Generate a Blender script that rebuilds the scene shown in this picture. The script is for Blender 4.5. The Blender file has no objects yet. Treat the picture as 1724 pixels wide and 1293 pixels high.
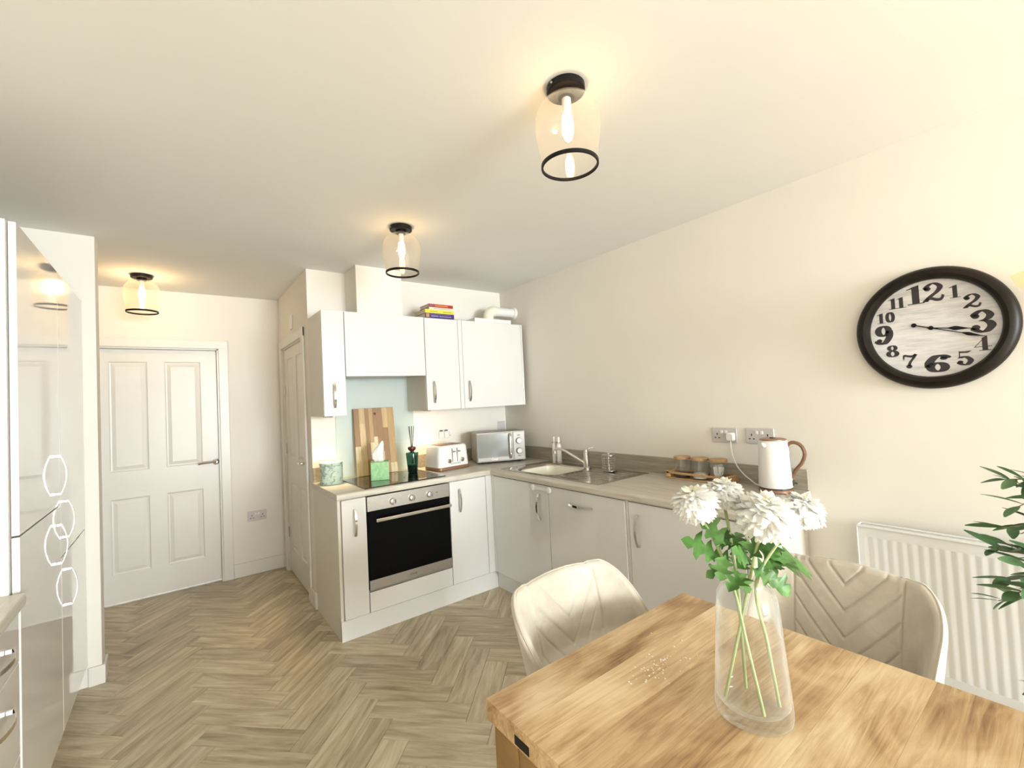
import bpy, bmesh, math, random
from mathutils import Vector, Matrix
PI = math.pi
random.seed(7)
SC = bpy.context.scene
COL = SC.collection

# ------------------------------------------------------------------ camera
cam_d = bpy.data.cameras.new('camera')
cam_d.sensor_width = 36.0
cam_d.lens = 15.618
cam_d.clip_start = 0.02
cam = bpy.data.objects.new('camera', cam_d)
COL.objects.link(cam)
CAM = (-2.55208, -3.50028, 1.44737)
Rm = ((0.79702595, 0.60362836, 0.01955597), (-0.60188444, 0.79656259, -0.05677282), (-0.04984724, 0.03347898, 0.99819558))
cam.matrix_world = Matrix(((Rm[0][0], Rm[0][2], -Rm[0][1], CAM[0]),
                           (Rm[1][0], Rm[1][2], -Rm[1][1], CAM[1]),
                           (Rm[2][0], Rm[2][2], -Rm[2][1], CAM[2]), (0, 0, 0, 1)))
SC.camera = cam

# ------------------------------------------------------------------ world, daylight, exposure
w = bpy.data.worlds.new('World'); SC.world = w; w.use_nodes = True
w.node_tree.nodes['Background'].inputs[0].default_value = (0.80, 0.90, 1.0, 1)
w.node_tree.nodes['Background'].inputs[1].default_value = 1.0
def area(name, loc, rot, sx, sy, energy, color):
    l = bpy.data.lights.new(name, 'AREA'); l.shape = 'RECTANGLE'; l.size = sx; l.size_y = sy
    l.energy = energy; l.color = color
    o = bpy.data.objects.new(name, l); COL.objects.link(o); o.location = loc; o.rotation_euler = rot
    return o
area('window_daylight', (-1.07, -9.34, 1.30), (PI/2-math.radians(26), 0, 0), 1.85, 2.0, 560, (0.87, 0.945, 1.0))
area('room_beyond_daylight', (-2.65, 2.05, 0.9), (-PI/2, 0, 0), 0.9, 1.4, 12, (0.86, 0.93, 1.0))
SC.view_settings.view_transform = 'Standard'
SC.view_settings.look = 'None'
SC.view_settings.gamma = 1.0
SC.view_settings.use_curve_mapping = False
SC.view_settings.exposure = 0.40
SC.cycles.use_denoising = True
SC.cycles.max_bounces = 8
SC.cycles.diffuse_bounces = 4
SC.cycles.glossy_bounces = 4
SC.cycles.transparent_max_bounces = 12
SC.cycles.caustics_reflective = False
SC.cycles.caustics_refractive = False
SC.cycles.sample_clamp_indirect = 6.0

# ------------------------------------------------------------------ material helpers
def srgb(r, g, b):
    f = lambda c: (c/255/12.92) if c/255 <= 0.04045 else ((c/255+0.055)/1.055)**2.4
    return (f(r), f(g), f(b), 1)
class N:
    def __init__(s, name):
        s.m = bpy.data.materials.new(name); s.m.use_nodes = True
        s.t = s.m.node_tree; s.n = s.t.nodes; s.l = s.t.links
        s.b = s.n['Principled BSDF']; s.out = s.n['Material Output']
    def add(s, typ, **kw):
        nd = s.n.new(typ)
        for k, v in kw.items():
            if hasattr(nd, k): setattr(nd, k, v)
            else: nd.inputs[k.replace('_', ' ')].default_value = v
        return nd
    def link(s, a, b): s.l.new(a, b)
    def set(s, **kw):
        for k, v in kw.items(): s.b.inputs[k.replace('_', ' ')].default_value = v
        return s
    def ramp(s, fac, stops):
        r = s.add('ShaderNodeValToRGB'); e = r.color_ramp.elements
        while len(e) < len(stops): e.new(0.5)
        for el, (p, c) in zip(e, stops): el.position = p; el.color = c
        s.link(fac, r.inputs[0]); return r
    def coords(s, scale=(1, 1, 1), rnd=True):
        tc = s.add('ShaderNodeTexCoord'); mp = s.add('ShaderNodeMapping')
        mp.inputs['Scale'].default_value = scale
        if rnd:
            oi = s.add('ShaderNodeObjectInfo'); mu = s.add('ShaderNodeMath', operation='MULTIPLY'); mu.inputs[1].default_value = 37.0
            s.link(oi.outputs['Random'], mu.inputs[0]); ad = s.add('ShaderNodeVectorMath', operation='ADD')
            s.link(tc.outputs['Object'], ad.inputs[0]); s.link(mu.outputs[0], ad.inputs[1]); s.link(ad.outputs[0], mp.inputs[0])
        else: s.link(tc.outputs['Object'], mp.inputs[0])
        return mp.outputs[0]
    def noise(s, vec, scale, detail=4, rough=0.55, dist=0.0):
        nd = s.add('ShaderNodeTexNoise'); nd.inputs['Scale'].default_value = scale; nd.inputs['Detail'].default_value = detail
        nd.inputs['Roughness'].default_value = rough; nd.inputs['Distortion'].default_value = dist
        s.link(vec, nd.inputs['Vector']); return nd.outputs['Fac']
    def bump(s, fac, strength=0.2, dist=0.002):
        bp = s.add('ShaderNodeBump'); bp.inputs['Strength'].default_value = strength; bp.inputs['Distance'].default_value = dist
        s.link(fac, bp.inputs['Height']); s.link(bp.outputs[0], s.b.inputs['Normal'])
def plain(name, col, rough=0.5, metal=0.0, coat=0.0, var=0.0, vscale=8, spec=0.5):
    n = N(name); n.set(Roughness=rough, Metallic=metal); n.b.inputs['Coat Weight'].default_value = coat
    n.b.inputs['Coat Roughness'].default_value = 0.03; n.b.inputs['Specular IOR Level'].default_value = spec
    c = n.noise(n.coords(), vscale, 3)
    lo = tuple(x*(1-var) for x in col[:3])+(1,); hi = tuple(min(1, x*(1+var)) for x in col[:3])+(1,)
    r = n.ramp(c, [(0.3, lo), (0.7, hi)]); n.link(r.outputs[0], n.b.inputs['Base Color'])
    return n.m
def emit(name, col, strength):
    n = N(name); n.set(Roughness=0.4); n.b.inputs['Base Color'].default_value = col
    n.b.inputs['Emission Color'].default_value = col; n.b.inputs['Emission Strength'].default_value = strength
    return n.m
def grain(name, stops, scale, nscale, rough=0.5, dist=0.6, detail=6, tone=0.0, bump=0.1, coat=0.0):
    n = N(name); n.set(Roughness=rough); n.b.inputs['Coat Weight'].default_value = coat
    v = n.coords(scale); f = n.noise(v, nscale, detail, 0.6, dist)
    r = n.ramp(f, stops); out = r.outputs[0]
    if tone:
        oi = n.add('ShaderNodeObjectInfo'); mr = n.add('ShaderNodeMapRange'); mr.inputs['To Min'].default_value = 1-tone; mr.inputs['To Max'].default_value = 1+tone
        n.link(oi.outputs['Random'], mr.inputs[0])
        hs = n.add('ShaderNodeHueSaturation'); n.link(mr.outputs[0], hs.inputs['Value']); n.link(out, hs.inputs['Color']); out = hs.outputs[0]
    n.link(out, n.b.inputs['Base Color'])
    if bump: n.bump(f, bump, 0.001)
    return n.m
def thin_glass(name, col, gloss=0.9, facing=0.25, frost=0.0, frostcol=(1, 1, 1, 1), bubbles=False, trans=0.5, edge=0.0):
    n = N(name); n.n.remove(n.b)
    tr = n.add('ShaderNodeBsdfTransparent'); tr.inputs[0].default_value = col
    gl = n.add('ShaderNodeBsdfGlossy'); gl.inputs['Roughness'].default_value = 0.03; gl.inputs[0].default_value = (gloss, gloss, gloss, 1)
    lw = n.add('ShaderNodeLayerWeight'); lw.inputs[0].default_value = facing
    pw = n.add('ShaderNodeMath', operation='POWER'); n.link(lw.outputs['Facing'], pw.inputs[0]); pw.inputs[1].default_value = 3.0
    fm = n.add('ShaderNodeMath', operation='MULTIPLY_ADD'); n.link(pw.outputs[0], fm.inputs[0]); fm.inputs[1].default_value = facing*2.4; fm.inputs[2].default_value = 0.025
    lw.inputs[0].default_value = 0.5
    mx = n.add('ShaderNodeMixShader'); n.link(fm.outputs[0], mx.inputs[0]); n.link(tr.outputs[0], mx.inputs[1]); n.link(gl.outputs[0], mx.inputs[2])
    res = mx.outputs[0]
    if frost:
        df = n.add('ShaderNodeBsdfDiffuse'); df.inputs[0].default_value = frostcol
        tl = n.add('ShaderNodeBsdfTranslucent'); tl.inputs[0].default_value = frostcol
        m1 = n.add('ShaderNodeMixShader'); m1.inputs[0].default_value = trans; n.link(df.outputs[0], m1.inputs[1]); n.link(tl.outputs[0], m1.inputs[2])
        m2 = n.add('ShaderNodeMixShader'); m2.inputs[0].default_value = frost
        if bubbles:
            f = n.noise(n.coords(), 190, 2); rp = n.ramp(f, [(0.5, (frost*0.75,)*3+(1,)), (0.72, (min(1, frost*2.3),)*3+(1,))])
            lf = n.add('ShaderNodeMath', operation='MULTIPLY_ADD'); n.link(lw.outputs['Facing'], lf.inputs[0]); lf.inputs[1].default_value = 0.03
            n.link(rp.outputs[0], lf.inputs[2]); n.link(lf.outputs[0], m2.inputs[0])
        if edge:  # paints grazing edges diffuse white, standing in for multiple reflections in the glass
            ed = n.add('ShaderNodeMath', operation='MULTIPLY_ADD'); n.link(pw.outputs[0], ed.inputs[0]); ed.inputs[1].default_value = edge; ed.inputs[2].default_value = frost
            n.link(ed.outputs[0], m2.inputs[0])
        n.link(res, m2.inputs[1]); n.link(m1.outputs[0], m2.inputs[2]); res = m2.outputs[0]
    n.link(res, n.out.inputs['Surface']); return n.m

M = {}
M['wall'] = plain('wall_paint', (0.82, 0.775, 0.70, 1), 0.85, var=0.02, vscale=2)
M['ceil'] = plain('ceiling_paint', (0.85, 0.838, 0.805, 1), 0.9, var=0.012, vscale=1.5)
M['trim'] = plain('white_satin_paint', (0.77, 0.735, 0.67, 1), 0.35, var=0.01)
M['gloss'] = plain('white_gloss_laminate', (0.745, 0.73, 0.70, 1), 0.07, coat=0.6, var=0.004)
M['carcass'] = plain('cream_melamine', (0.70, 0.655, 0.57, 1), 0.45, var=0.01)
M['chrome'] = plain('polished_chrome', (0.72, 0.70, 0.68, 1), 0.12, 1.0)
M['steel'] = plain('brushed_steel', (0.40, 0.37, 0.33, 1), 0.36, 1.0, var=0.03, vscale=60)
M['sinksteel'] = plain('sink_steel', (0.46, 0.42, 0.36, 1), 0.22, 1.0, var=0.03, vscale=40)
M['black'] = plain('black_metal', (0.004, 0.003, 0.003, 1), 0.45, var=0.1, spec=0.25)
M['blackglass'] = plain('black_glass', (0.006, 0.006, 0.006, 1), 0.03, coat=0.5, spec=0.5)
M['ovenglass'] = plain('oven_door_glass', (0.003, 0.003, 0.003, 1), 0.25, spec=0.08)
M['whiteplastic'] = plain('white_plastic', (0.82, 0.80, 0.78, 1), 0.3, var=0.01)
M['greyplastic'] = plain('grey_white_plastic', (0.60, 0.56, 0.54, 1), 0.35, var=0.01)
M['dark'] = plain('dark_plastic', (0.03, 0.028, 0.027, 1), 0.4)
M['cream'] = plain('cream_plastic', (0.86, 0.82, 0.68, 1), 0.35, var=0.01)
M['rad'] = plain('radiator_enamel', (0.76, 0.75, 0.72, 1), 0.3, var=0.01)
M['bamboo'] = grain('bamboo', [(0.3, srgb(166, 128, 86)), (0.7, srgb(198, 162, 116))], (2, 30, 30), 3, 0.45)
M['walnut'] = grain('brown_handle_wood', [(0.3, srgb(100, 66, 48)), (0.7, srgb(136, 96, 72))], (3, 3, 12), 3, 0.4)
M['darkwood'] = plain('dark_red_wood', srgb(82, 30, 18), 0.35, var=0.15)
M['copper'] = plain('rose_copper', srgb(146, 108, 82), 0.35, 0.3, var=0.04)
M['floor'] = grain('grey_oak_plank', [(0.28, srgb(150, 132, 102)), (0.5, srgb(188, 172, 142)), (0.72, srgb(218, 205, 178))], (1.6, 13, 13), 2.2, 0.34, 0.5, 7, tone=0.12, bump=0.06)
M['joint'] = plain('floor_joint', srgb(108, 92, 68), 0.8)
M['worktop'] = grain('pale_driftwood_laminate', [(0.25, srgb(178, 170, 155)), (0.55, srgb(202, 195, 181)), (0.8, srgb(219, 214, 203))], (26, 2.0, 26), 2.0, 0.32, 0.7, 6, bump=0.03)
M['worktopx'] = grain('pale_driftwood_laminate_lengthways', [(0.25, srgb(178, 170, 155)), (0.55, srgb(202, 195, 181)), (0.8, srgb(219, 214, 203))], (2.0, 26, 26), 2.0, 0.32, 0.7, 6, bump=0.03)
M['upstand'] = grain('grey_driftwood_upstand', [(0.25, srgb(140, 131, 114)), (0.55, srgb(166, 157, 140)), (0.8, srgb(186, 178, 160))], (26, 2.0, 26), 2.0, 0.4, 0.7, 6, bump=0.03)
def table_mat():
    n = N('mango_wood'); n.set(Roughness=0.33)
    v = n.coords((1.8, 26, 26)); f = n.noise(v, 1.7, 10, 0.68, 2.0)
    v2 = n.coords((2.2, 4.5, 4.5)); g = n.noise(v2, 1.5, 3, 0.5, 0.8)
    mx = n.add('ShaderNodeMath', operation='MULTIPLY_ADD'); n.link(g, mx.inputs[0]); mx.inputs[1].default_value = 0.60
    ms = n.add('ShaderNodeMath', operation='MULTIPLY'); n.link(f, ms.inputs[0]); ms.inputs[1].default_value = 0.42; n.link(ms.outputs[0], mx.inputs[2])
    r = n.ramp(mx.outputs[0], [(0.35, srgb(132, 98, 64)), (0.43, srgb(172, 137, 96)), (0.52, srgb(202, 171, 128)), (0.63, srgb(224, 200, 160))])
    oi = n.add('ShaderNodeObjectInfo'); mr = n.add('ShaderNodeMapRange'); mr.inputs['To Min'].default_value = 0.93; mr.inputs['To Max'].default_value = 1.06
    n.link(oi.outputs['Random'], mr.inputs[0]); hs = n.add('ShaderNodeHueSaturation'); n.link(mr.outputs[0], hs.inputs['Value']); n.link(r.outputs[0], hs.inputs['Color'])
    n.link(hs.outputs[0], n.b.inputs['Base Color']); n.bump(f, 0.06, 0.001); return n.m
M['table'] = table_mat()
M['tableside'] = grain('mango_wood_edge', [(0.3, srgb(108, 79, 44)), (0.7, srgb(160, 124, 76))], (14, 2, 2), 2, 0.5)
def velvet():
    n = N('cream_velvet'); n.set(Roughness=0.75); n.b.inputs['Sheen Weight'].default_value = 0.5; n.b.inputs['Sheen Roughness'].default_value = 0.4
    f = n.noise(n.coords(), 9, 5, 0.6, 0.5); r = n.ramp(f, [(0.3, srgb(182, 172, 156)), (0.7, srgb(208, 199, 184))])
    n.link(r.outputs[0], n.b.inputs['Base Color']); return n.m
M['velvet'] = velvet()
M['splash'] = plain('pale_blue_back_painted_glass', srgb(190, 200, 194), 0.3, var=0.01, spec=0.3)
M['lampglass'] = thin_glass('seeded_lamp_glass', (0.98, 0.97, 0.95, 1), 0.9, 0.12, 0.02, (1, 0.96, 0.9, 1), True, 0.2)
M['clear'] = thin_glass('clear_glass', (0.985, 0.99, 0.985, 1), 0.95, 0.30, 0.02, (0.95, 0.95, 0.93, 1), edge=0.28)  # clear, not frosted: the white at its edges is painted-in reflection
M['jarglass'] = thin_glass('jar_glass', (0.98, 0.985, 0.98, 1), 0.95, 0.25, 0.015, edge=0.06)  # faint painted edge reflection, weaker than on the vase
M['pane'] = thin_glass('window_pane', (0.97, 0.98, 0.98, 1), 0.9, 0.1)
M['greenglass'] = thin_glass('bottle_green_glass', (0.16, 0.34, 0.27, 1), 0.9, 0.3, 0.12, srgb(60, 110, 92))
M['bulb'] = emit('warm_bulb', (1.0, 0.66, 0.32, 1), 30)
M['bulbhall'] = emit('warm_hall_bulb', (1.0, 0.68, 0.33, 1), 95)
M['uplight'] = emit('warm_uplight_bulb', (1.0, 0.56, 0.20, 1), 14)
M['led'] = emit('warm_led', (1.0, 0.80, 0.48, 1), 30)
M['lampbowl'] = emit('glowing_bowl_shade', (1.0, 0.72, 0.38, 1), 0.50)
def leafy(name, col, var, vs, tl, rough=0.5):
    m = plain(name, col, rough, var=var, vscale=vs); t = m.node_tree; b = t.nodes['Principled BSDF']; o = t.nodes['Material Output']
    tr = t.nodes.new('ShaderNodeBsdfTranslucent'); mx = t.nodes.new('ShaderNodeMixShader'); mx.inputs[0].default_value = tl
    t.links.new(b.inputs['Base Color'].links[0].from_socket, tr.inputs[0]); t.links.new(b.outputs[0], mx.inputs[1]); t.links.new(tr.outputs[0], mx.inputs[2]); t.links.new(mx.outputs[0], o.inputs['Surface'])
    return m
M['petal'] = leafy('white_petal', (0.90, 0.89, 0.85, 1), 0.03, 30, 0.35)
M['petalc'] = leafy('yellow_white_petal', (0.88, 0.86, 0.66, 1), 0.04, 30, 0.35)
M['stem'] = plain('pale_green_stem', srgb(156, 168, 116), 0.5, var=0.12)
M['leafg'] = leafy('fresh_green_leaf', srgb(84, 126, 62), 0.4, 25, 0.2, 0.4)
M['olive'] = leafy('dark_olive_leaf', srgb(80, 112, 74), 0.4, 14, 0.25, 0.4)
M['bark'] = plain('grey_bark', srgb(120, 104, 84), 0.8, var=0.2, vscale=30)
M['pot'] = plain('woven_pot', srgb(170, 148, 116), 0.8, var=0.2, vscale=60)
def tin_mat():
    n = N('floral_tin_print'); n.set(Roughness=0.35)
    f = n.noise(n.coords((1, 1, 1)), 27, 3, 0.6, 1.2)
    r = n.ramp(f, [(0.40, srgb(196, 212, 198)), (0.54, srgb(184, 205, 190)), (0.58, srgb(96, 112, 92)), (0.62, srgb(190, 205, 190)), (0.68, srgb(140, 150, 160))])
    n.link(r.outputs[0], n.b.inputs['Base Color']); return n.m
M['tin'] = tin_mat()
def marble_green():
    n = N('green_marbled_card'); n.set(Roughness=0.5)
    f = n.noise(n.coords((1, 1, 1)), 9, 5, 0.6, 2.0)
    r = n.ramp(f, [(0.3, srgb(118, 178, 120)), (0.5, srgb(150, 196, 140)), (0.7, srgb(188, 216, 168))])
    n.link(r.outputs[0], n.b.inputs['Base Color']); return n.m
M['tissuebox'] = marble_green()
M['tissue'] = plain('white_tissue', (0.86, 0.83, 0.80, 1), 0.8, var=0.02)
def clock_face():
    n = N('whitewashed_board'); n.set(Roughness=0.6)
    f = n.noise(n.coords((3, 22, 3)), 3, 6, 0.65, 0.4); r = n.ramp(f, [(0.3, srgb(196, 194, 198)), (0.6, srgb(228, 226, 228))])
    n.link(r.outputs[0], n.b.inputs['Base Color']); return n.m
M['clockface'] = clock_face()
M['clockrim'] = plain('antique_black_brown', srgb(26, 20, 13), 0.42, var=0.45, vscale=22, spec=0.22)
M['ink'] = plain('charcoal_print', srgb(52, 48, 52), 0.6, var=0.1)
M['mirror'] = plain('mirrored_microwave_door', (0.24, 0.25, 0.235, 1), 0.12, 0.0, var=0.02)
M['silver'] = plain('silver_paint', (0.38, 0.355, 0.315, 1), 0.42, 0.25, var=0.02)

# ------------------------------------------------------------------ mesh helpers
def NB(): return bmesh.new()
def box(bm, x0, x1, y0, y1, z0, z1, bev=0.0, seg=2, mi=0):
    lay = bm.faces.layers.int.get('flat') or bm.faces.layers.int.new('flat'); old = set(bm.faces)
    vs = [bm.verts.new((x, y, z)) for x in (x0, x1) for y in (y0, y1) for z in (z0, z1)]
    fs = [bm.faces.new([vs[i] for i in q]) for q in ((0, 1, 3, 2), (4, 6, 7, 5), (0, 4, 5, 1), (2, 3, 7, 6), (0, 2, 6, 4), (1, 5, 7, 3))]
    for f in fs: f.material_index = mi
    if bev > 0:
        es = list({e for f in fs for e in f.edges})
        r = bmesh.ops.bevel(bm, geom=es, offset=min(bev, 0.49*min(x1-x0, y1-y0, z1-z0)), segments=seg, affect='EDGES', profile=0.5, material=-1)
    for f in bm.faces:
        if f not in old: f[lay] = 1
    return bm
def loft(bm, loops, cap0=False, cap1=False, close=True, mi=0):
    rows = [[bm.verts.new(p) for p in lp] for lp in loops]
    n = len(rows[0])
    for a, b in zip(rows, rows[1:]):
        for i in range(n if close else n-1):
            j = (i+1) % n
            try: bm.faces.new((a[i], a[j], b[j], b[i])).material_index = mi
            except ValueError: pass
    if cap0: bm.faces.new(list(reversed(rows[0]))).material_index = mi
    if cap1: bm.faces.new(rows[-1]).material_index = mi
    return rows
def lathe(bm, prof, c=(0, 0, 0), seg=32, axis='z', cap0=True, cap1=True, mi=0):
    loops = []
    for r, h in prof:
        lp = []
        for k in range(seg):
            a = 2*PI*k/seg; u, v = r*math.cos(a), r*math.sin(a)
            p = {'z': (u, v, h), 'y': (u, h, -v), 'x': (h, u, v)}[axis]
            lp.append((c[0]+p[0], c[1]+p[1], c[2]+p[2]))
        loops.append(lp)
    loft(bm, loops, cap0, cap1, True, mi); return bm
def tube(bm, pts, rad, seg=8, cap=True, mi=0, flat=None):
    pts = [Vector(p) for p in pts]; loops = []; prev = None
    for i, p in enumerate(pts):
        t = (pts[min(i+1, len(pts)-1)]-pts[max(i-1, 0)]).normalized()
        if prev is None:
            u = t.orthogonal().normalized() if flat is None else Vector(flat)-t*t.dot(Vector(flat)); u.normalize()
        else: u = (prev-t*t.dot(prev)).normalized()
        prev = u; v = t.cross(u)
        r = rad[i] if isinstance(rad, (list, tuple)) else rad
        ru, rv = r if isinstance(r, tuple) else (r, r)
        loops.append([p+u*ru*math.cos(2*PI*k/seg)+v*rv*math.sin(2*PI*k/seg) for k in range(seg)])
    loft(bm, loops, cap, cap, True, mi); return bm
def spline(pts, n=8, closed=False):
    pts = [Vector(p) for p in pts]; out = []; m = len(pts)
    for i in range(m if closed else m-1):
        g = lambda k: pts[k % m] if closed else pts[max(0, min(m-1, k))]
        p0, p1, p2, p3 = g(i-1), g(i), g(i+1), g(i+2)
        for k in range(n):
            t = k/n
            out.append(0.5*((2*p1)+(p2-p0)*t+(2*p0-5*p1+4*p2-p3)*t*t+(3*p1-p0-3*p2+p3)*t**3))
    if not closed: out.append(pts[-1])
    return out
def prism(bm, poly, axis, h0, h1, mi=0):
    """polygon (list of 2D) extruded along axis from h0 to h1"""
    f = {'z': lambda a, b, h: (a, b, h), 'y': lambda a, b, h: (a, h, b), 'x': lambda a, b, h: (h, a, b)}[axis]
    loft(bm, [[f(a, b, h0) for a, b in poly], [f(a, b, h1) for a, b in poly]], True, True, True, mi); return bm
def rrect(cx, cy, hx, hy, r, n=6):
    out = []
    for sx, sy, a0 in ((1, 1, 0), (-1, 1, PI/2), (-1, -1, PI), (1, -1, 1.5*PI)):
        for k in range(n+1):
            a = a0+PI/2*k/n; out.append((cx+sx*(hx-r)+r*math.cos(a), cy+sy*(hy-r)+r*math.sin(a)))
    return out
def mesh_from(name, bm, mats, smooth=True, angle=0.6):
    bmesh.ops.recalc_face_normals(bm, faces=bm.faces)
    lay = bm.faces.layers.int.get('flat')
    for f in bm.faces: f.smooth = smooth and not (lay and f[lay])
    if smooth:
        for e in bm.edges:
            if len(e.link_faces) == 2 and e.calc_face_angle(0) > angle: e.smooth = False
    me = bpy.data.meshes.new(name); bm.to_mesh(me); bm.free()
    for m in (mats if isinstance(mats, (list, tuple)) else [mats]): me.materials.append(M[m] if isinstance(m, str) else m)
    return me
def put(name, me, parent=None, loc=(0, 0, 0), rot=(0, 0, 0)):
    o = bpy.data.objects.new(name, me); COL.objects.link(o); o.parent = parent
    o.location = loc; o.rotation_euler = rot if not isinstance(rot, (int, float)) else (0, 0, rot)
    return o
def obj(name, bm, mats, parent=None, loc=(0, 0, 0), rot=(0, 0, 0), smooth=True, angle=0.6):
    return put(name, mesh_from(name, bm, mats, smooth, angle), parent, loc, rot)
def tag(o, label, cat=None, group=None, kind=None):
    o['label'] = label
    if cat: o['category'] = cat
    if group: o['group'] = group
    if kind: o['kind'] = kind
    return o
def thing(name, label, cat, loc=(0, 0, 0), rot=(0, 0, 0), group=None):
    return tag(put(name, None, None, loc, rot), label, cat, group)
def struct(name, bm, mats, label=None, parent=None, **kw):
    o = obj(name, bm, mats, parent, **kw)
    if parent is None: o['kind'] = 'structure'
    if label: o['label'] = label
    return o
def bx(*a, **k): return box(NB(), *a, **k)
def copy_tree(o, parent=None):
    c = o.copy(); COL.objects.link(c); c.parent = parent
    for ch in list(o.children): copy_tree(ch, c)
    return c
WALL_R = Matrix(((0, 0, -1), (-1, 0, 0), (0, 1, 0))).to_euler()   # local x = -Y, y = Z, z = -X (mounted on the right wall)
WALL_B = Matrix(((1, 0, 0), (0, 0, -1), (0, 1, 0))).to_euler()    # mounted on a wall that faces -Y

# ------------------------------------------------------------------ room dimensions
H = 2.488; XS = -1.765; YH = 1.147; XL = -3.58; YF = -9.50; YC = -0.10; XC = -2.905
W = 0.12

def wall(name, boxes, label):
    b = NB()
    for q in boxes: box(b, *q)
    return struct(name, b, 'wall', label, smooth=False)
wall('wall_back', [(XS, W, 0, W, 0, H)], 'cream painted wall behind the oven and wall cabinets')
wall('wall_right', [(0, W, YF-W, 0, 0, H)], 'cream painted wall carrying the clock and radiator')
wall('wall_left', [(XL-W, XL, YF-W, YH+1.2, 0, H)], 'painted wall behind the tall cabinets')
D1 = (-3.03, -2.262); D1T = 2.0          # hall door leaf
wall('wall_hall', [(XL, D1[0]-0.03, YH, YH+W, 0, H), (D1[1]+0.03, W, YH, YH+W, 0, H), (D1[0]-0.03, D1[1]+0.03, YH, YH+W, D1T+0.03, H)], 'cream hall wall around the four panel door')
D2 = (0.205, 0.995); D2T = 1.99
wall('wall_hall_side', [(XS, XS+0.1, W, D2[0]-0.03, 0, H), (XS, XS+0.1, D2[1]+0.03, YH, 0, H), (XS, XS+0.1, D2[0]-0.03, D2[1]+0.03, D2T+0.03, H)], 'hall side wall around the door beside the cabinets')
wall('wall_column', [(XL, XC, YC, YC+0.13, 0, H)], 'short cream wall stub at the end of the tall cabinets')
WX0, WX1, WZ1 = -2.05, -0.10, 2.30
wall('wall_front', [(XL, WX0, YF-W, YF, 0, H), (WX1, 0, YF-W, YF, 0, H), (WX0, WX1, YF-W, YF, WZ1, H)], 'wall with the glazed garden doors')
wall('wall_boxing', [(-1.484, -1.132, -0.26, 0, 2.1135, H)], 'white boxed-in extractor duct above the cooker cabinet')
struct('ceiling', bx(XL-W, W, YF-W, YH+1.2, H, H+0.1), 'ceil', 'plain off-white painted ceiling', smooth=False)
wall('wall_beyond', [(XL, W, YH+1.1, YH+1.2, 0, H)], 'wall of the room beyond the hall door')

# glazed garden doors behind the camera: the daylight
b = NB()
for x in (WX0, -1.57, -1.11, -0.63, WX1-0.07): box(b, x, x+0.07, YF-0.09, YF-0.03, 0, WZ1)
for z in (0.0, WZ1-0.08): box(b, WX0, WX1, YF-0.09, YF-0.03, z, z+0.08)
win = struct('window_1', b, 'trim', 'white framed glazed garden doors', smooth=False)
for i, x in enumerate((WX0, -1.57, -1.11, -0.63)):
    obj('pane', bx(x+0.07, (-1.57, -1.11, -0.63)[i] if i < 3 else WX1-0.07, YF-0.066, YF-0.060, 0.08, WZ1-0.08), 'pane', win, smooth=False)

# ------------------------------------------------------------------ floor: herringbone planks
floor = struct('floor', bx(XL-W, W, YF-W, YH+1.2, -0.08, -0.004), 'joint', 'grey oak effect herringbone floor', smooth=False)
PWID, PLEN = 0.1235, 0.468; A0, B0 = -2.034, -0.608; S2 = math.sqrt(2)
FX0, FX1, FY0, FY1 = XL, 0.0, YF, YH+1.1
def clip(poly):
    for ax, lim, sg in ((0, FX0, 1), (0, FX1, -1), (1, FY0, 1), (1, FY1, -1)):
        out = []
        for i, p in enumerate(poly):
            q = poly[(i+1) % len(poly)]
            dp, dq = sg*(p[ax]-lim), sg*(q[ax]-lim)
            if dp >= 0: out.append(p)
            if (dp >= 0) != (dq >= 0):
                t = dp/(dp-dq); out.append((p[0]+(q[0]-p[0])*t, p[1]+(q[1]-p[1])*t))
        poly = out
        if len(poly) < 3: return []
    return poly
def plank_bm(bm, loc_poly, rm=0.0006, bev=0.0012):
    cx = sum(p[0] for p in loc_poly)/len(loc_poly); cy = sum(p[1] for p in loc_poly)/len(loc_poly)
    def sh(d): 
        o = []
        for x, y in loc_poly:
            dx, dy = x-cx, y-cy; L = math.hypot(dx, dy) or 1
            sx = max(0, abs(dx)-d)*(1 if dx > 0 else -1); sy = max(0, abs(dy)-d)*(1 if dy > 0 else -1)
            o.append((cx+sx, cy+sy))
        return o
    loft(bm, [[(x, y, -0.0038) for x, y in sh(rm)], [(x, y, -bev) for x, y in sh(rm)], [(x, y, 0.0) for x, y in sh(rm+bev)]], False, True)
def seen(x, y):
    d = (x-CAM[0], y-CAM[1], -CAM[2]); u = sum(Rm[i][0]*d[i] for i in range(3)); f = sum(Rm[i][1]*d[i] for i in range(3)); v = sum(Rm[i][2]*d[i] for i in range(3))
    return f > 0.2 and abs(u/f) < 1.35 and abs(v/f) < 1.05
full_me = None; far = NB(); nobj = 0
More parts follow.
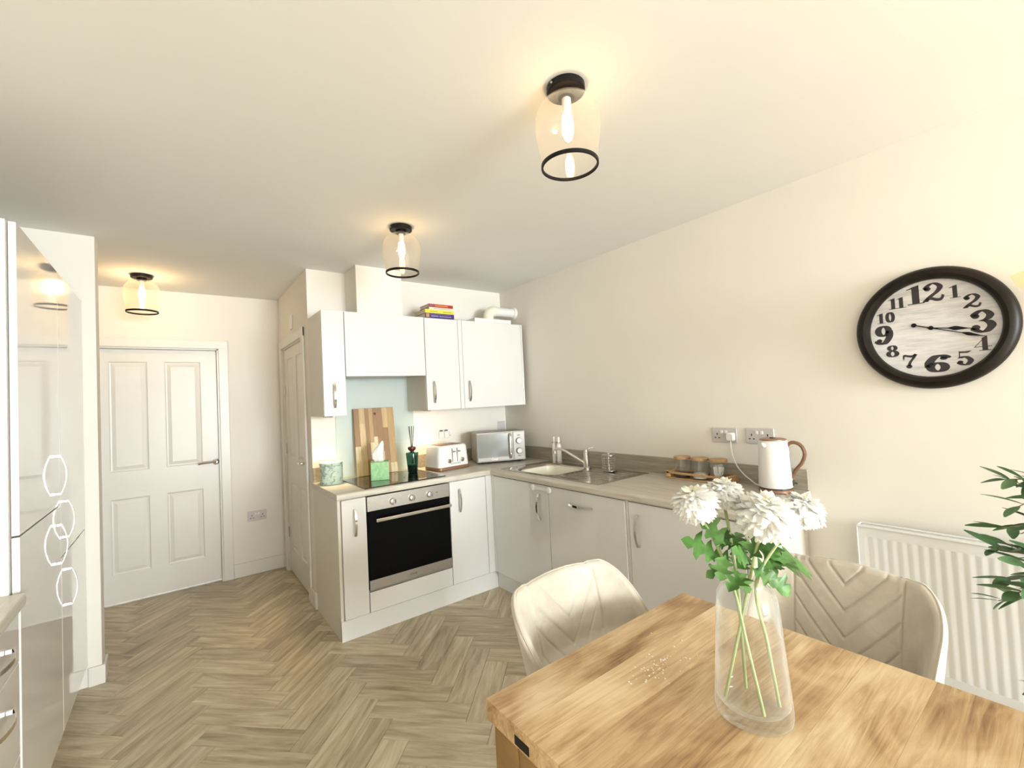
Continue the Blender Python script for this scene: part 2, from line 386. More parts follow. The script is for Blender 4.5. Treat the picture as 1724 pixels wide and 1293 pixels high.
for i in range(-60, 60):
    for j in range(-12, 13):
        A = A0-i*PWID+j*PLEN; B = B0+i*PWID+j*PLEN
        for (a0, a1, b0, b1, rz) in ((A, A+PWID, B, B+PLEN, -PI/4), (A+PWID-PLEN, A+PWID, B-PWID, B, PI/4)):
            P = [((a+c)/S2, (a-c)/S2) for a, c in ((a0, b0), (a0, b1), (a1, b1), (a1, b0))]
            cl = clip(P)
            if len(cl) < 3: continue
            cx, cy = ((a0+a1)/2+(b0+b1)/2)/S2, ((a0+a1)/2-(b0+b1)/2)/S2
            area2 = abs(sum(cl[k][0]*cl[(k+1) % len(cl)][1]-cl[(k+1) % len(cl)][0]*cl[k][1] for k in range(len(cl))))/2
            if area2 < 0.0004: continue
            whole = area2 > PWID*PLEN*0.9995
            vis = seen(cx, cy) and not (cx > -0.40 and cy > -2.6) and not (cy > -0.42 and cy < 0.1 and cx > XS) and not (cx > XS+0.25 and cy > 0) and not cx < -3.25 and not (cx < -3.1 and cy < YC-.1) and cy < YH+0.25
            c, s = math.cos(-rz), math.sin(-rz)
            loc = [((x-cx)*c-(y-cy)*s, (x-cx)*s+(y-cy)*c) for x, y in cl]
            if vis and nobj < 298:
                nobj += 1
                if whole:
                    if full_me is None:
                        bm = NB(); plank_bm(bm, loc); full_me = mesh_from('plank', bm, 'floor', False)
                    me = full_me
                else:
                    bm = NB(); plank_bm(bm, loc); me = mesh_from('plank', bm, 'floor', False)
                put('plank', me, floor, (cx, cy, 0), rz)
            else:
                plank_bm(far, cl)
fo = obj('planks_out_of_view', far, 'floor', floor, smooth=False); fo['kind'] = 'stuff'; fo.name = 'herringbone_planks'

# ------------------------------------------------------------------ skirting, doors
def skirt(name, x0, x1, y0, y1, label, h=0.10):
    return struct(name, bx(x0, x1, y0, y1, 0, h, 0.004), 'trim', label)
skirt('baseboard_hall', D1[1]+0.085, XS, YH-0.015, YH, 'white skirting beside the four panel door', 0.12)
skirt('baseboard_side', XS-0.015, XS, 0.0, D2[0]-0.09, 'white skirting on the hall side wall end', 0.12)
skirt('baseboard_stub', XS-0.0145, XS+0.012, -0.015, 0.0, 'white skirting on the wall end beside the end panel', 0.12)
skirt('baseboard_column', -2.961, XC+0.015, YC-0.015, YC, 'white skirting across the wall stub')
skirt('baseboard_column_end', XC, XC+0.0145, YC, YC+0.13, 'white skirting on the end of the wall stub')
skirt('baseboard_right', -0.015, 0, -4.9, -2.60, 'white skirting under the radiator')

def lever_handle(bm, x, z, y, d):
    lathe(bm, [(0.026, y), (0.026, y-0.008), (0.012, y-0.012), (0.010, y-0.045)], (x, 0, z), 20, 'y')
    tube(bm, spline([(x, y-0.045, z), (x+d*0.03, y-0.05, z+0.002), (x+d*0.09, y-0.046, z), (x+d*0.125, y-0.040, z-0.004)], 5), [0.010]*16, 8)
def panel_leaf(x0, x1, z0, z1, t, panels):
    """door leaf with moulded raised panels, front face at y=0 facing -y"""
    bm = NB()
    xs = sorted({x0, x1} | {p[0] for p in panels} | {p[1] for p in panels}); zs = sorted({z0, z1} | {p[2] for p in panels} | {p[3] for p in panels})
    vv = {}
    def V(x, y, z):
        k = (round(x, 5), round(y, 5), round(z, 5))
        if k not in vv: vv[k] = bm.verts.new((x, y, z))
        return vv[k]
    for a, c in zip(xs, xs[1:]):
        for e, f in zip(zs, zs[1:]):
            if any(p[0] <= a and c <= p[1] and p[2] <= e and f <= p[3] for p in panels): continue
            bm.faces.new((V(a, 0, e), V(c, 0, e), V(c, 0, f), V(a, 0, f)))
    for p in panels:
        def lp(ins, y): return [(p[0]+ins, y, p[2]+ins), (p[1]-ins, y, p[2]+ins), (p[1]-ins, y, p[3]-ins), (p[0]+ins, y, p[3]-ins)]
        loops = [lp(0, 0), lp(0.008, 0.008), lp(0.016, 0.009), lp(0.042, 0.002)]
        rows = [[V(*q) for q in l] for l in loops]
        for r0, r1 in zip(rows, rows[1:]):
            for k in range(4): bm.faces.new((r0[k], r0[(k+1) % 4], r1[(k+1) % 4], r1[k]))
        bm.faces.new(rows[-1])
    box(bm, x0, x1, 0.0101, t, z0, z1)
    for s in ((x0, x0), (x1, x1)): bm.faces.new((V(s[0], 0, z0), V(s[0], 0, z1), V(s[0], 0.0101, z1), V(s[0], 0.0101, z0)))
    for zz in (z0, z1): bm.faces.new((V(x0, 0, zz), V(x1, 0, zz), V(x1, 0.0101, zz), V(x0, 0.0101, zz)))
    return bm
def door(name, label, w, top, gap, loc, rot, panels, hx, hz, hdir, hinge, recess=0.045):
    fr = NB()
    for x0, x1 in ((-0.028, -0.002), (w+0.002, w+0.028)): box(fr, x0, x1, -0.002, 0.10, 0, top+0.028)
    box(fr, -0.028, w+0.028, -0.002, 0.10, top+0.002, top+0.028)
    for x0, x1 in ((-0.085, -0.012), (w+0.012, w+0.085)): box(fr, x0, x1, -0.016, 0.0, 0, top+0.085, 0.005)
    box(fr, -0.085, w+0.085, -0.017, 0.0, top+0.012, top+0.085, 0.005)
    d = struct(name, fr, 'trim', label); d.location = loc; d.rotation_euler = (0, 0, rot)
    lf = obj('leaf', panel_leaf(0, w, gap, top, 0.04, panels), 'trim', d, (0, recess, 0), angle=0.12)
    hb = NB(); lever_handle(hb, hx, hz, 0.0, hdir); obj('handle', hb, 'chrome', lf)
    for z in hinge:
        h = NB(); lathe(h, [(0.006, -0.04), (0.006, 0.04)], (w+0.001 if hdir > 0 else 0.0, -0.004, z), 8); obj('hinge', h, 'steel', lf)
    return d, lf
wd = D1[1]-D1[0]
pan = [(0.10, 0.29, 1.03, 1.895), (0.42, 0.655, 1.03, 1.895), (0.10, 0.29, 0.22, 0.815), (0.42, 0.655, 0.22, 0.815)]
pan = [(0.055, 0.295, 1.025, 1.90), (0.405, 0.652, 1.025, 1.90), (0.055, 0.295, 0.225, 0.812), (0.405, 0.652, 0.225, 0.812)]
door('door_1', 'white four panel hall door with chrome lever handle', wd, D1T, 0.013, (D1[0], YH, 0), 0, pan, wd-0.022, 1.03, -1, ())
wd2 = D2[1]-D2[0]
pan2 = [(wd2-p[1]-0.02, wd2-p[0]-0.02, p[2], p[3]) for p in pan]
dd, lf = door('door_2', 'white panelled door in the hall side wall, right beside the kitchen cabinets', wd2, D2T, 0.012, (XS, D2[1], 0), -PI/2, pan2, wd2-0.03, 1.03, -1, (), 0.012)
k = NB(); box(k, wd2-0.045, wd2-0.015, -0.004, 0.0, 0.93, 0.985, 0.002); obj('keyhole_plate', k, 'chrome', lf)
for z in (0.35, 1.1, 1.62):
    h = NB(); lathe(h, [(0.007, z-0.045), (0.007, z+0.045)], (0.001, -0.004, 0), 8); obj('hinge', h, 'chrome', lf)

# ------------------------------------------------------------------ kitchen units
def strap_handle_bm(L=0.17, horiz=False):
    """bowed strap handle standing off the face at y=0 (towards -y), along z (or x)"""
    bm = NB(); n = 14; hw = 0.0065; th = 0.0028; loops = []
    for k in range(n+1):
        t = -1+2*k/n; y = -0.012-0.020*(1-t*t); z = t*L/2
        loops.append([(-hw, y, z), (hw, y, z), (hw, y-th, z), (-hw, y-th, z)])
    loft(bm, loops, True, True)
    for s in (-1, 1): box(bm, -hw, hw, -0.015, 0.0, s*(L/2-0.006)-0.006, s*(L/2-0.006)+0.006, 0.001)
    if horiz: bmesh.ops.rotate(bm, verts=bm.verts, cent=(0, 0, 0), matrix=Matrix.Rotation(PI/2, 3, 'Y'))
    return bm
ME_HV = mesh_from('handle', strap_handle_bm(), 'chrome'); ME_HH = mesh_from('handle', strap_handle_bm(0.19, True), 'chrome')
def front(name, parent, x0, x1, z0, z1, handle=None, mat='gloss'):
    d = obj(name, bx(x0, x1, 0, 0.019, z0, z1, 0.0018), mat, parent)
    if handle: put('handle', ME_HH if handle[2] else ME_HV, d, (handle[0], 0, handle[1]))
    return d
def unit(name, label, cat, loc, rot, x1, z0, z1, depth, fronts, x0=0.0, group=None, cz=None):
    t = thing(name, label, cat, loc, (0, 0, rot), group)
    c0, c1 = cz or (z0, z1)
    obj('carcass', bx(x0+0.0005, x1-0.0005, 0.021, depth, c0, c1), 'carcass', t, smooth=False)
    for f in fronts: front(f[0], t, *f[1:])
    return t
YD = -0.618; ZT = 0.868; ZB = 0.13
# back run (front faces at y = YD, facing -y)
G = 0.0015
u = unit('base_cabinet', 'very narrow white gloss base cabinet beside the cream end panel', 'cabinet', (-1.746, YD, 0), 0, 0.155, ZB, ZT, 0.58, [('door', G, 0.155-G, ZB, ZT-0.004, (0.079, 0.717, False))])
u = unit('base_cabinet', 'white gloss base cabinet door between the oven and the inner corner', 'cabinet', (-0.985, YD, 0), 0, 0.314, ZB, ZT, 0.58, [('door', G, 0.314-G, ZB, ZT-0.004, (0.076, 0.724, False))])
u = unit('oven_housing', 'white gloss housing unit with a shallow front under the oven', 'cabinet', (-1.589, YD, 0), 0, 0.603, ZB, 0.257, 0.58, [('drawer_front', G, 0.603-G, ZB, 0.255)])
tag(obj('end_panel', bx(-1.766, -1.7475, -0.600, -0.001, 0.0, ZT, 0.001), 'carcass'), 'cream end panel closing the left end of the oven run', 'panel')
b = bx(-0.6695, -0.6165, YD, YD+0.019, ZB, ZT, 0.001); box(b, -0.6160, -0.597, -0.6420, YD+0.019, ZB, ZT, 0.001)
tag(obj('corner_post', b, 'gloss'), 'narrow white gloss corner post beside the inner kitchen corner', 'panel')
tag(obj('kickboard', bx(-1.766, -0.5855, -0.606, -0.590, 0.0, 0.124, 0.001), 'gloss'), 'white kickboard under the oven run', 'kickboard')
# right run (front faces at x = XD, facing -x); local x = -Y
XD = -0.615
def ru(y0, y1): return (XD, y0, 0), -PI/2, y0-y1
loc, rz, L = ru(-0.643, -1.274)
u = unit('sink_cabinet', 'white gloss sink cabinet with vertical handle and child safety catch', 'cabinet', loc, rz, L, ZB, ZT, 0.57, [('door', G, L-G, ZB, ZT-0.006, (L-0.085, 0.715, False))], cz=(ZB, 0.70))
loc, rz, L = ru(-1.277, -1.905)
u = unit('dishwasher', 'integrated appliance behind a white gloss door with horizontal handle', 'dishwasher', loc, rz, L, ZB, ZT, 0.57, [('door', G, L-G, ZB, ZT-0.006, (0.295, 0.778, True))])
loc, rz, L = ru(-1.928, -2.545)
u = unit('base_cabinet', 'white gloss base cabinet at the kettle end of the worktop', 'cabinet', loc, rz, L, ZB, ZT, 0.57, [('door', G, L-G, ZB, ZT-0.006, (0.060, 0.717, False))])
tag(obj('filler_panel', bx(-0.612, -0.05, -1.926, -1.907, ZB, ZT, 0.001), 'gloss'), 'thin white panel edge between dishwasher and end cabinet', 'panel')
tag(obj('end_panel', bx(-0.613, -0.002, -2.563, -2.547, 0.0, ZT, 0.001), 'carcass'), 'cream end panel below the kettle end of the worktop', 'panel')
tag(obj('kickboard', bx(-0.585, -0.570, -2.545, -0.607, 0.0, 0.124, 0.001), 'gloss'), 'white kickboard under the sink run', 'kickboard')
# child lock strap across sink door and dishwasher door
t = thing('cabinet_safety_catch', 'white child safety strap joining the sink door and dishwasher door', 'safety catch', (XD, -1.205, 0.838), (0, 0, -PI/2))
b = NB(); box(b, -0.055, 0.055, -0.007, -0.002, -0.012, 0.012, 0.002); obj('strap', b, 'whiteplastic', t)
for x in (-0.072, 0.088):
    b = NB(); lathe(b, [(0.021, 0), (0.021, -0.006), (0.016, -0.009)], (x-0.008, 0, 0), 20, 'y'); obj('pad', b, 'whiteplastic', t)

# worktop: L-shape with sink cut-out, rounded front edge
WDp = 0.633
wt = thing('worktop', 'pale driftwood laminate worktop running round the corner', 'worktop', (0, 0, 0))
def slab_profile(d0, d1):  # in (depth, z); front edge rounded
    r = 0.014
    P = [(d1, 0.87), (d1, 0.91)]
    for k in range(5):
        a = PI/2+PI/2*k/4; P.append((d0+r+r*math.cos(a), 0.91-r+r*math.sin(a)))
    for k in range(5):
        a = PI+PI/2*k/4; P.append((d0+r*0.5+r*0.5*math.cos(a), 0.87+r*0.5+r*0.5*math.sin(a)))
    return P
SX0, SX1, SY0, SY1 = -0.565, -0.062, -1.672, -0.672        # sink plate
b = NB(); prism(b, [(y, z) for y, z in slab_profile(-WDp, -0.002)], 'x', -1.775, -WDp); obj('back_section', b, 'worktopx', wt, angle=0.9)
b = NB()
box(b, -WDp, -0.002, -WDp, -0.002, 0.87, 0.91)
prof = slab_profile(-WDp, SX0+0.03)
prism(b, prof, 'y', -2.589, -WDp)
box(b, SX0+0.03, -0.002, -0.70, -WDp, 0.87, 0.91); box(b, SX0+0.03, -0.002, -2.589, SY0+0.06, 0.87, 0.91); box(b, SX1-0.03, -0.002, SY0+0.06, -0.70, 0.87, 0.91)
obj('sink_section', b, 'worktop', wt, angle=0.9)
tag(obj('upstand', bx(-0.020, -0.001, -2.585, -0.001, 0.911, 1.015, 0.001), 'upstand'), 'grey driftwood upstand along the wall behind the sink', 'upstand')
tag(obj('upstand', bx(-0.958, -0.021, -0.020, -0.001, 0.911, 1.015, 0.001), 'upstand'), 'driftwood upstand on the wall behind the toaster and microwave', 'upstand')
tag(obj('upstand', bx(-1.765, -1.598, -0.020, -0.001, 0.911, 1.015, 0.001), 'upstand'), 'short driftwood upstand behind the floral canister', 'upstand')
tag(obj('glass_splashback', bx(-1.594, -0.962, -0.008, -0.0005, 0.911, 1.665, 0.001), 'splash'), 'pale blue-grey glass splashback behind the hob', 'splashback')

# hob
hob = thing('hob', 'black glass induction hob set into the worktop above the oven', 'hob', (-1.295, -0.345, 0.9105))
obj('glass_top', bx(-0.296, 0.296, -0.255, 0.255, 0, 0.006, 0.002), 'blackglass', hob)
for x, y, r in ((-0.15, -0.11, 0.08), (-0.15, 0.12, 0.10), (0.15, -0.11, 0.10), (0.15, 0.12, 0.08)):
    b = NB(); lathe(b, [(r, 0.0061), (r+0.002, 0.0063), (r+0.004, 0.0061)], (x, y, 0), 40, cap0=False, cap1=False); obj('zone_ring', b, 'dark', hob)

# oven
ov = thing('built_in_oven', 'steel built-in oven with black glass door and three knobs', 'oven', (-1.588, YD, 0))
OW = 0.601
obj('body', bx(0.01, OW-0.01, 0.025, 0.53, 0.27, 0.86), 'dark', ov, smooth=False)
obj('control_panel', bx(0.002, OW-0.002, -0.004, 0.024, 0.767, 0.862, 0.002), 'steel', ov)
for x in (0.172, 0.309, 0.442):
    kb = NB(); lathe(kb, [(0.023, -0.004), (0.022, -0.010), (0.020, -0.022), (0.017, -0.024)], (x, 0, 0.808), 28, 'y'); kn = obj('knob', kb, 'chrome', ov)
    obj('grip', bx(x-0.005, x+0.005, -0.030, -0.020, 0.788, 0.828, 0.002), 'steel', kn)
    for k in range(7):
        pass
b = NB(); lathe(b, [(0.004, -0.004), (0.004, -0.006)], (0.500, 0, 0.813), 12, 'y'); obj('indicator_lamp', b, 'dark', ov)
dr = obj('door', bx(0.002, OW-0.002, 0.0, 0.024, 0.268, 0.763, 0.002), 'ovenglass', ov)
obj('trim_strip', bx(0.002, OW-0.002, -0.003, 0.001, 0.268, 0.328, 0.001), 'steel', dr)
hb = NB(); box(hb, 0.045, OW-0.010, -0.050, -0.038, 0.700, 0.722, 0.004)
for x in (0.06, OW-0.03): box(hb, x-0.008, x+0.008, -0.040, 0.0, 0.704, 0.718, 0.002)
obj('handle', hb, 'chrome', dr)
def text_mesh(s, size, shear=0.0, bold=0.0):
    cu = bpy.data.curves.new('txt', 'FONT'); cu.body = s; cu.size = size; cu.align_x = 'CENTER'; cu.align_y = 'CENTER'; cu.shear = shear; cu.offset = bold
    o = bpy.data.objects.new('txt', cu); COL.objects.link(o)
    dg = bpy.context.evaluated_depsgraph_get(); me = bpy.data.meshes.new_from_object(o.evaluated_get(dg)); bpy.data.objects.remove(o); return me
me = text_mesh('Candy', 0.020, 0.25); me.materials.append(M['dark']); put('logo', me, dr, (OW/2, -0.0034, 0.298), (PI/2, 0, 0))

# wall cabinets
YW = -0.378; Z0, Z1 = 1.391, 2.111
def wu(label, x0, x1, hx, doorname='door', z0=Z0):
    return unit('wall_cabinet', label, 'cabinet', (x0, YW, 0), 0, x1-x0, z0, Z1, 0.377, [(doorname, G, x1-x0-G, z0, Z1, (hx-x0, 1.530, False) if hx else None)])
wu('very narrow white gloss wall cabinet at the left end over the canister', -1.766, -1.617, -1.697)
wu('white gloss wall cabinet with the stack of books on top', -1.010, -0.713, -0.952)
wu('wide white gloss wall cabinet with the vent pipe on top', -0.676, -0.061, -0.630)
tag(obj('filler_panel', bx(-0.7115, -0.6775, YW, YW+0.019, Z0, Z1, 0.001), 'gloss'), 'narrow white filler strip between the two right wall cabinets', 'panel')
tag(obj('end_panel', bx(-0.0595, -0.044, YW, -0.001, Z0, Z1, 0.001), 'gloss'), 'white end strip between the wide wall cabinet and the wall', 'panel')
hd = unit('extractor_cabinet', 'white gloss cabinet hiding the extractor above the hob', 'cabinet', (-1.615, YW, 0), 0, 0.603, 1.66, 2.112, 0.377, [('door', G, 0.603-G, 1.66, 2.112)], cz=(1.672, 2.112))
obj('extractor_grille', bx(0.03, 0.573, 0.03, 0.36, 1.662, 1.6715), 'steel', hd, smooth=False)
# under cabinet lights
for x, y, lb in ((-1.69, -0.175, 'small warm downlight under the narrow left wall cabinet'), (-0.905, -0.15, 'small warm downlight under the wall cabinet with books')):
    t = thing('cabinet_downlight', lb, 'light', (x, y, Z0-0.013))
    b = NB(); lathe(b, [(0.032, 0.0125), (0.034, 0.004), (0.026, 0.0)], (0, 0, 0), 28, cap0=False, cap1=False); obj('rim', b, 'chrome', t)
    b = NB(); lathe(b, [(0.0255, 0.002), (0.0250, 0.003)], (0, 0, 0), 28); obj('lens', b, 'led', t)
    l = bpy.data.lights.new('downlight_beam', 'SPOT'); l.energy = 11; l.color = (1.0, 0.76, 0.42); l.spot_size = 1.6; l.spot_blend = 0.9; l.shadow_soft_size = 0.02
    o = bpy.data.objects.new('downlight_beam', l); COL.objects.link(o); o.parent = t; o.location = (0, 0, -0.004)

# tall units and drawer unit on the left (front faces at x = XT, facing +x); local x = +Y
XT = -2.962
def tu(name, label, cat, y0, y1, z1, fronts, cz=None):
    return unit(name, label, cat, (XT, y0, 0), PI/2, y1-y0, 0.12, z1, 0.598, fronts, cz=cz)
L = 0.632
t = tu('tall_cabinet', 'tall white gloss fridge housing with split doors next to the drawers', 'cabinet', -1.378, -0.746, 2.112, [('upper_door', G, L-G, 1.087, 2.112, (L-0.085, 1.222, False)), ('lower_door', G, L-G, 0.12, 1.081, (L-0.085, 0.934, False))])
obj('side_panel', bx(-0.0185, -0.001, 0.021, 0.598, 0.119, 2.112, 0.001), 'gloss', t)
L2_ = 0.640
t = tu('tall_cabinet', 'tall white gloss larder housing against the wall stub', 'cabinet', -0.743, -0.103, 2.112, [('upper_door', G, L2_-G, 0.858, 2.112, (0.073, 1.010, False)), ('lower_door', G, L2_-G, 0.12, 0.852, (0.125, 0.697, False))])
tag(obj('kickboard', bx(XT-0.06, XT-0.045, -2.0, YC-0.016, 0, 0.118), 'gloss', smooth=False), 'recessed kickboard under the tall cabinets', 'kickboard')
Ld = 0.60
t = tu('drawer_cabinet', 'white gloss drawer cabinet beside the tall fridge housing', 'cabinet', -2.0, -1.400, 0.868, [('drawer', G, Ld-G, 0.700, 0.862, (0.37, 0.785, True)), ('drawer', G, Ld-G, 0.415, 0.696, (0.37, 0.612, True)), ('drawer', G, Ld-G, 0.12, 0.411, (0.37, 0.33, True))])
tag(obj('worktop', bx(XL+0.001, XT+0.018, -2.02, -1.3985, 0.870, 0.91, 0.006), 'worktop'), 'short driftwood worktop over the drawers beside the tall fridge housing', 'worktop')

# ------------------------------------------------------------------ sink, tap, things by the sink
sk = thing('kitchen_sink', 'stainless steel inset sink with ridged drainer', 'sink', (0, 0, 0))
ZS = 0.913
bx0, bx1, by0, by1 = -0.520, -0.150, -1.215, -0.800
cx, cy, hx, hy = (bx0+bx1)/2, (by0+by1)/2, (bx1-bx0)/2, (by1-by0)/2
ox, oy, ohx, ohy = (SX0+SX1)/2, (SY0+SY1)/2, (SX1-SX0)/2, (SY1-SY0)/2
bm = NB()
def lp(c, z): return [(x, y, z) for x, y in c]
loops = [lp(rrect(ox, oy, ohx, ohy, 0.012), 0.9102), lp(rrect(ox, oy, ohx, ohy, 0.012), ZS), lp(rrect(ox, oy, ohx-0.006, ohy-0.006, 0.012), ZS+0.001), lp(rrect(ox, oy, ohx-0.014, ohy-0.014, 0.012), ZS-0.001)]
loft(bm, loops)
# plate between outer and bowl
loft(bm, [lp(rrect(ox, oy, ohx-0.014, ohy-0.014, 0.012), ZS-0.001), lp(rrect(cx, cy, hx+0.010, hy+0.010, 0.085), ZS-0.001), lp(rrect(cx, cy, hx+0.004, hy+0.004, 0.08), ZS-0.004), lp(rrect(cx, cy, hx, hy, 0.08), ZS-0.016), lp(rrect(cx, cy, hx-0.01, hy-0.01, 0.08), ZS-0.13), lp(rrect(cx, cy, hx-0.04, hy-0.04, 0.06), ZS-0.150)], cap1=True)
obj('plate_and_bowl', bm, 'sinksteel', sk, angle=0.5)
for k in range(9):
    x = -0.495+k*0.045
    b = NB(); tube(b, [(x, -1.63, ZS-0.001), (x, -1.615, ZS-0.0006), (x, -1.28, ZS-0.0006), (x, -1.265, ZS-0.001)], 0.0022, 8); obj('drainer_ridge', b, 'sinksteel', sk)
wb = NB()
loops = []
for dx, z in ((0.026, 0.785), (0.02, 0.80), (0.014, 0.900), (0.004, 0.905), (0.006, 0.908), (0.018, 0.905), (0.026, 0.80), (0.034, 0.792)):
    loops.append(lp(rrect(cx, cy, hx-dx-0.008, hy-dx-0.008, 0.07), z-0.003))
loft(wb, loops, True, True)
tag(obj('washing_up_bowl', wb, 'cream', angle=0.8), 'cream plastic washing-up bowl sitting in the sink', 'bowl')
tp = thing('mixer_tap', 'chrome mixer tap with angled spout at the back of the sink', 'tap', (-0.155, -1.195, ZS-0.001))
b = NB(); lathe(b, [(0.029, 0), (0.029, 0.008), (0.0225, 0.012), (0.0225, 0.118), (0.021, 0.12)], (0, 0, 0), 28); obj('body', b, 'chrome', tp)
b = NB(); lathe(b, [(0.0225, 0.121), (0.0225, 0.137), (0.019, 0.141)], (0, 0, 0), 28); tube(b, [(0.0, 0.0, 0.132), (0.02, -0.012, 0.142), (0.05, -0.03, 0.150)], 0.005, 8); obj('lever', b, 'chrome', tp)
b = NB(); tube(b, spline([(-0.01, 0.012, 0.040), (-0.04, 0.06, 0.075), (-0.085, 0.14, 0.130), (-0.105, 0.175, 0.142), (-0.118, 0.197, 0.138), (-0.122, 0.203, 0.120)], 5), 0.0105, 12); obj('spout', b, 'chrome', tp)
b = NB(); lathe(b, [(0.0125, 0.104), (0.0125, 0.126)], (-0.1225, 0.204, 0), 16); obj('aerator', b, 'chrome', tp)
# soap bottles in a wire stand
hs = thing('bottle_stand', 'thin wire stand holding two white soap bottles', 'stand', (-0.105, -0.825, 0.9105))
b = NB()
for z in (0.016, 0.168):
    for s in (-1, 1): tube(b, [(0.022*math.cos(a)*1.0, s*0.026+0.022*math.sin(a), z) for a in [2*PI*k/20 for k in range(21)]], 0.0016, 6)
for s in (-1, 1): tube(b, [(0.024, s*0.026, 0.0), (0.024, s*0.026, 0.168)], 0.0018, 6)
obj('wire_frame', b, 'bamboo', hs)
obj('base', bx(-0.024, 0.024, -0.050, 0.050, 0.0005, 0.003, 0.001), 'bamboo', hs)
for y, lb in ((0.026, 'slim white soap bottle in the wire stand next to the microwave'), (-0.026, 'slim white soap bottle in the wire stand next to the tap')):
    bt = thing('soap_bottle', lb, 'bottle', (-0.105, -0.825+y, 0.9145))
    b = NB(); lathe(b, [(0.018, 0.0), (0.0195, 0.003), (0.0195, 0.140), (0.016, 0.152), (0.009, 0.156), (0.009, 0.168)], (0, 0, 0), 20); obj('bottle', b, 'whiteplastic', bt)
    b = NB(); lathe(b, [(0.0095, 0.1685), (0.0095, 0.205), (0.008, 0.208)], (0, 0, 0), 16); obj('cap', b, 'whiteplastic', bt)
    obj('label_band', (lambda q: lathe(q, [(0.0197, 0.05), (0.0197, 0.10)], (0, 0, 0), 20, cap0=False, cap1=False))(NB()), 'tissue', bt)
# wire caddy
wc = thing('wire_sponge_caddy', 'round chrome wire caddy standing on the sink drainer', 'caddy', (-0.175, -1.425, ZS+0.0045))
for z in (0.0, 0.105):
    b = NB(); lathe(b, [(0.046, z), (0.048, z+0.002), (0.048, z+0.006), (0.046, z+0.008)], (0, 0, 0), 28); obj('disc', b, 'steel', wc)
b = NB()
for k in range(6):
    a = 2*PI*k/6; tube(b, [(0.044*math.cos(a), 0.044*math.sin(a), 0.005), (0.044*math.cos(a), 0.044*math.sin(a), 0.108)], 0.0018, 6)
obj('posts', b, 'chrome', wc)
for k in range(5):
    z = 0.026+k*0.016; b = NB(); tube(b, [(0.046*math.cos(a), 0.046*math.sin(a), z) for a in [2*PI*q/28 for q in range(29)]], 0.0014, 6); obj('ring', b, 'chrome', wc)
b = NB(); lathe(b, [(0.006, 0.008), (0.006, 0.118), (0.009, 0.120), (0.009, 0.124)], (0, 0, 0), 12); obj('centre_stem', b, 'chrome', wc)

# jars on bamboo tray
ty0, ty1, txc = -1.845, -2.245, -0.085
tr = thing('bamboo_tray', 'bamboo jar tray on the worktop beside the kettle', 'tray', (txc, (ty0+ty1)/2, 0.9105), (0, 0, -PI/2))
hl = (ty0-ty1)/2
obj('base', bx(-hl, hl, -0.053, 0.053, 0, 0.008, 0.002), 'bamboo', tr)
for s in (-1, 1): obj('end_block', bx(min(s*hl, s*(hl-0.028)), max(s*hl, s*(hl-0.028)), -0.053, 0.053, 0.0085, 0.046, 0.004), 'bamboo', tr)
for y0, y1 in ((-0.053, -0.0465), (0.0465, 0.053)): obj('rail', bx(-hl+0.005, hl-0.005, y0, y1, 0.030, 0.044, 0.002), 'bamboo', tr)
fills = ('coffee_granules', 'sugar', 'tea_bags')
M['coffee'] = plain('coffee_brown', srgb(52, 30, 20), 0.8, var=0.3, vscale=200)
for k, (yy, fill, mat, fh, lb) in enumerate(((-1.932, 'coffee_granules', 'coffee', 0.018, 'glass jar with a little dark coffee and a bamboo lid'), (-2.048, 'sugar', 'tissue', 0.030, 'glass jar with white sugar and a bamboo lid'), (-2.160, 'tea_bags', 'whiteplastic', 0.07, 'glass jar filled with white sachets and a bamboo lid'))):
    j = thing('storage_jar', lb+' in the bamboo tray', 'jar', (txc, yy, 0.9195))
    b = NB(); lathe(b, [(0.043, 0.0), (0.045, 0.003), (0.045, 0.108), (0.0435, 0.110), (0.0425, 0.108), (0.0425, 0.006), (0.040, 0.004)], (0, 0, 0), 32); obj('glass', b, 'jarglass', j)
    b = NB()
    if k < 2:
        lathe(b, [(0.0415, 0.0065), (0.0415, fh), (0.03, fh+0.006), (0.012, fh+0.002)], (0, 0, 0), 24)
        obj('contents', b, mat, j)
    else:
        rnd = random.Random(3)
        for q in range(14):
            v = NB(); box(v, -0.018, 0.018, -0.0025, 0.0025, -0.024, 0.024, 0.001)
            bmesh.ops.rotate(v, verts=v.verts, cent=(0, 0, 0), matrix=Matrix.Rotation(rnd.uniform(-0.5, 0.5), 3, 'X') @ Matrix.Rotation(rnd.uniform(0, PI), 3, 'Z'))
            a = rnd.uniform(0, 6.28); rr = rnd.uniform(0, 0.014)
            bmesh.ops.translate(v, verts=v.verts, vec=(rr*math.cos(a), rr*math.sin(a), 0.038+0.035*(q/13)))
            obj('sachet', v, 'tissue' if q % 3 else 'greyplastic', j)
    b = NB(); lathe(b, [(0.041, 0.1105), (0.048, 0.111), (0.049, 0.114), (0.049, 0.124), (0.047, 0.126)], (0, 0, 0), 32); obj('lid', b, 'bamboo', j)

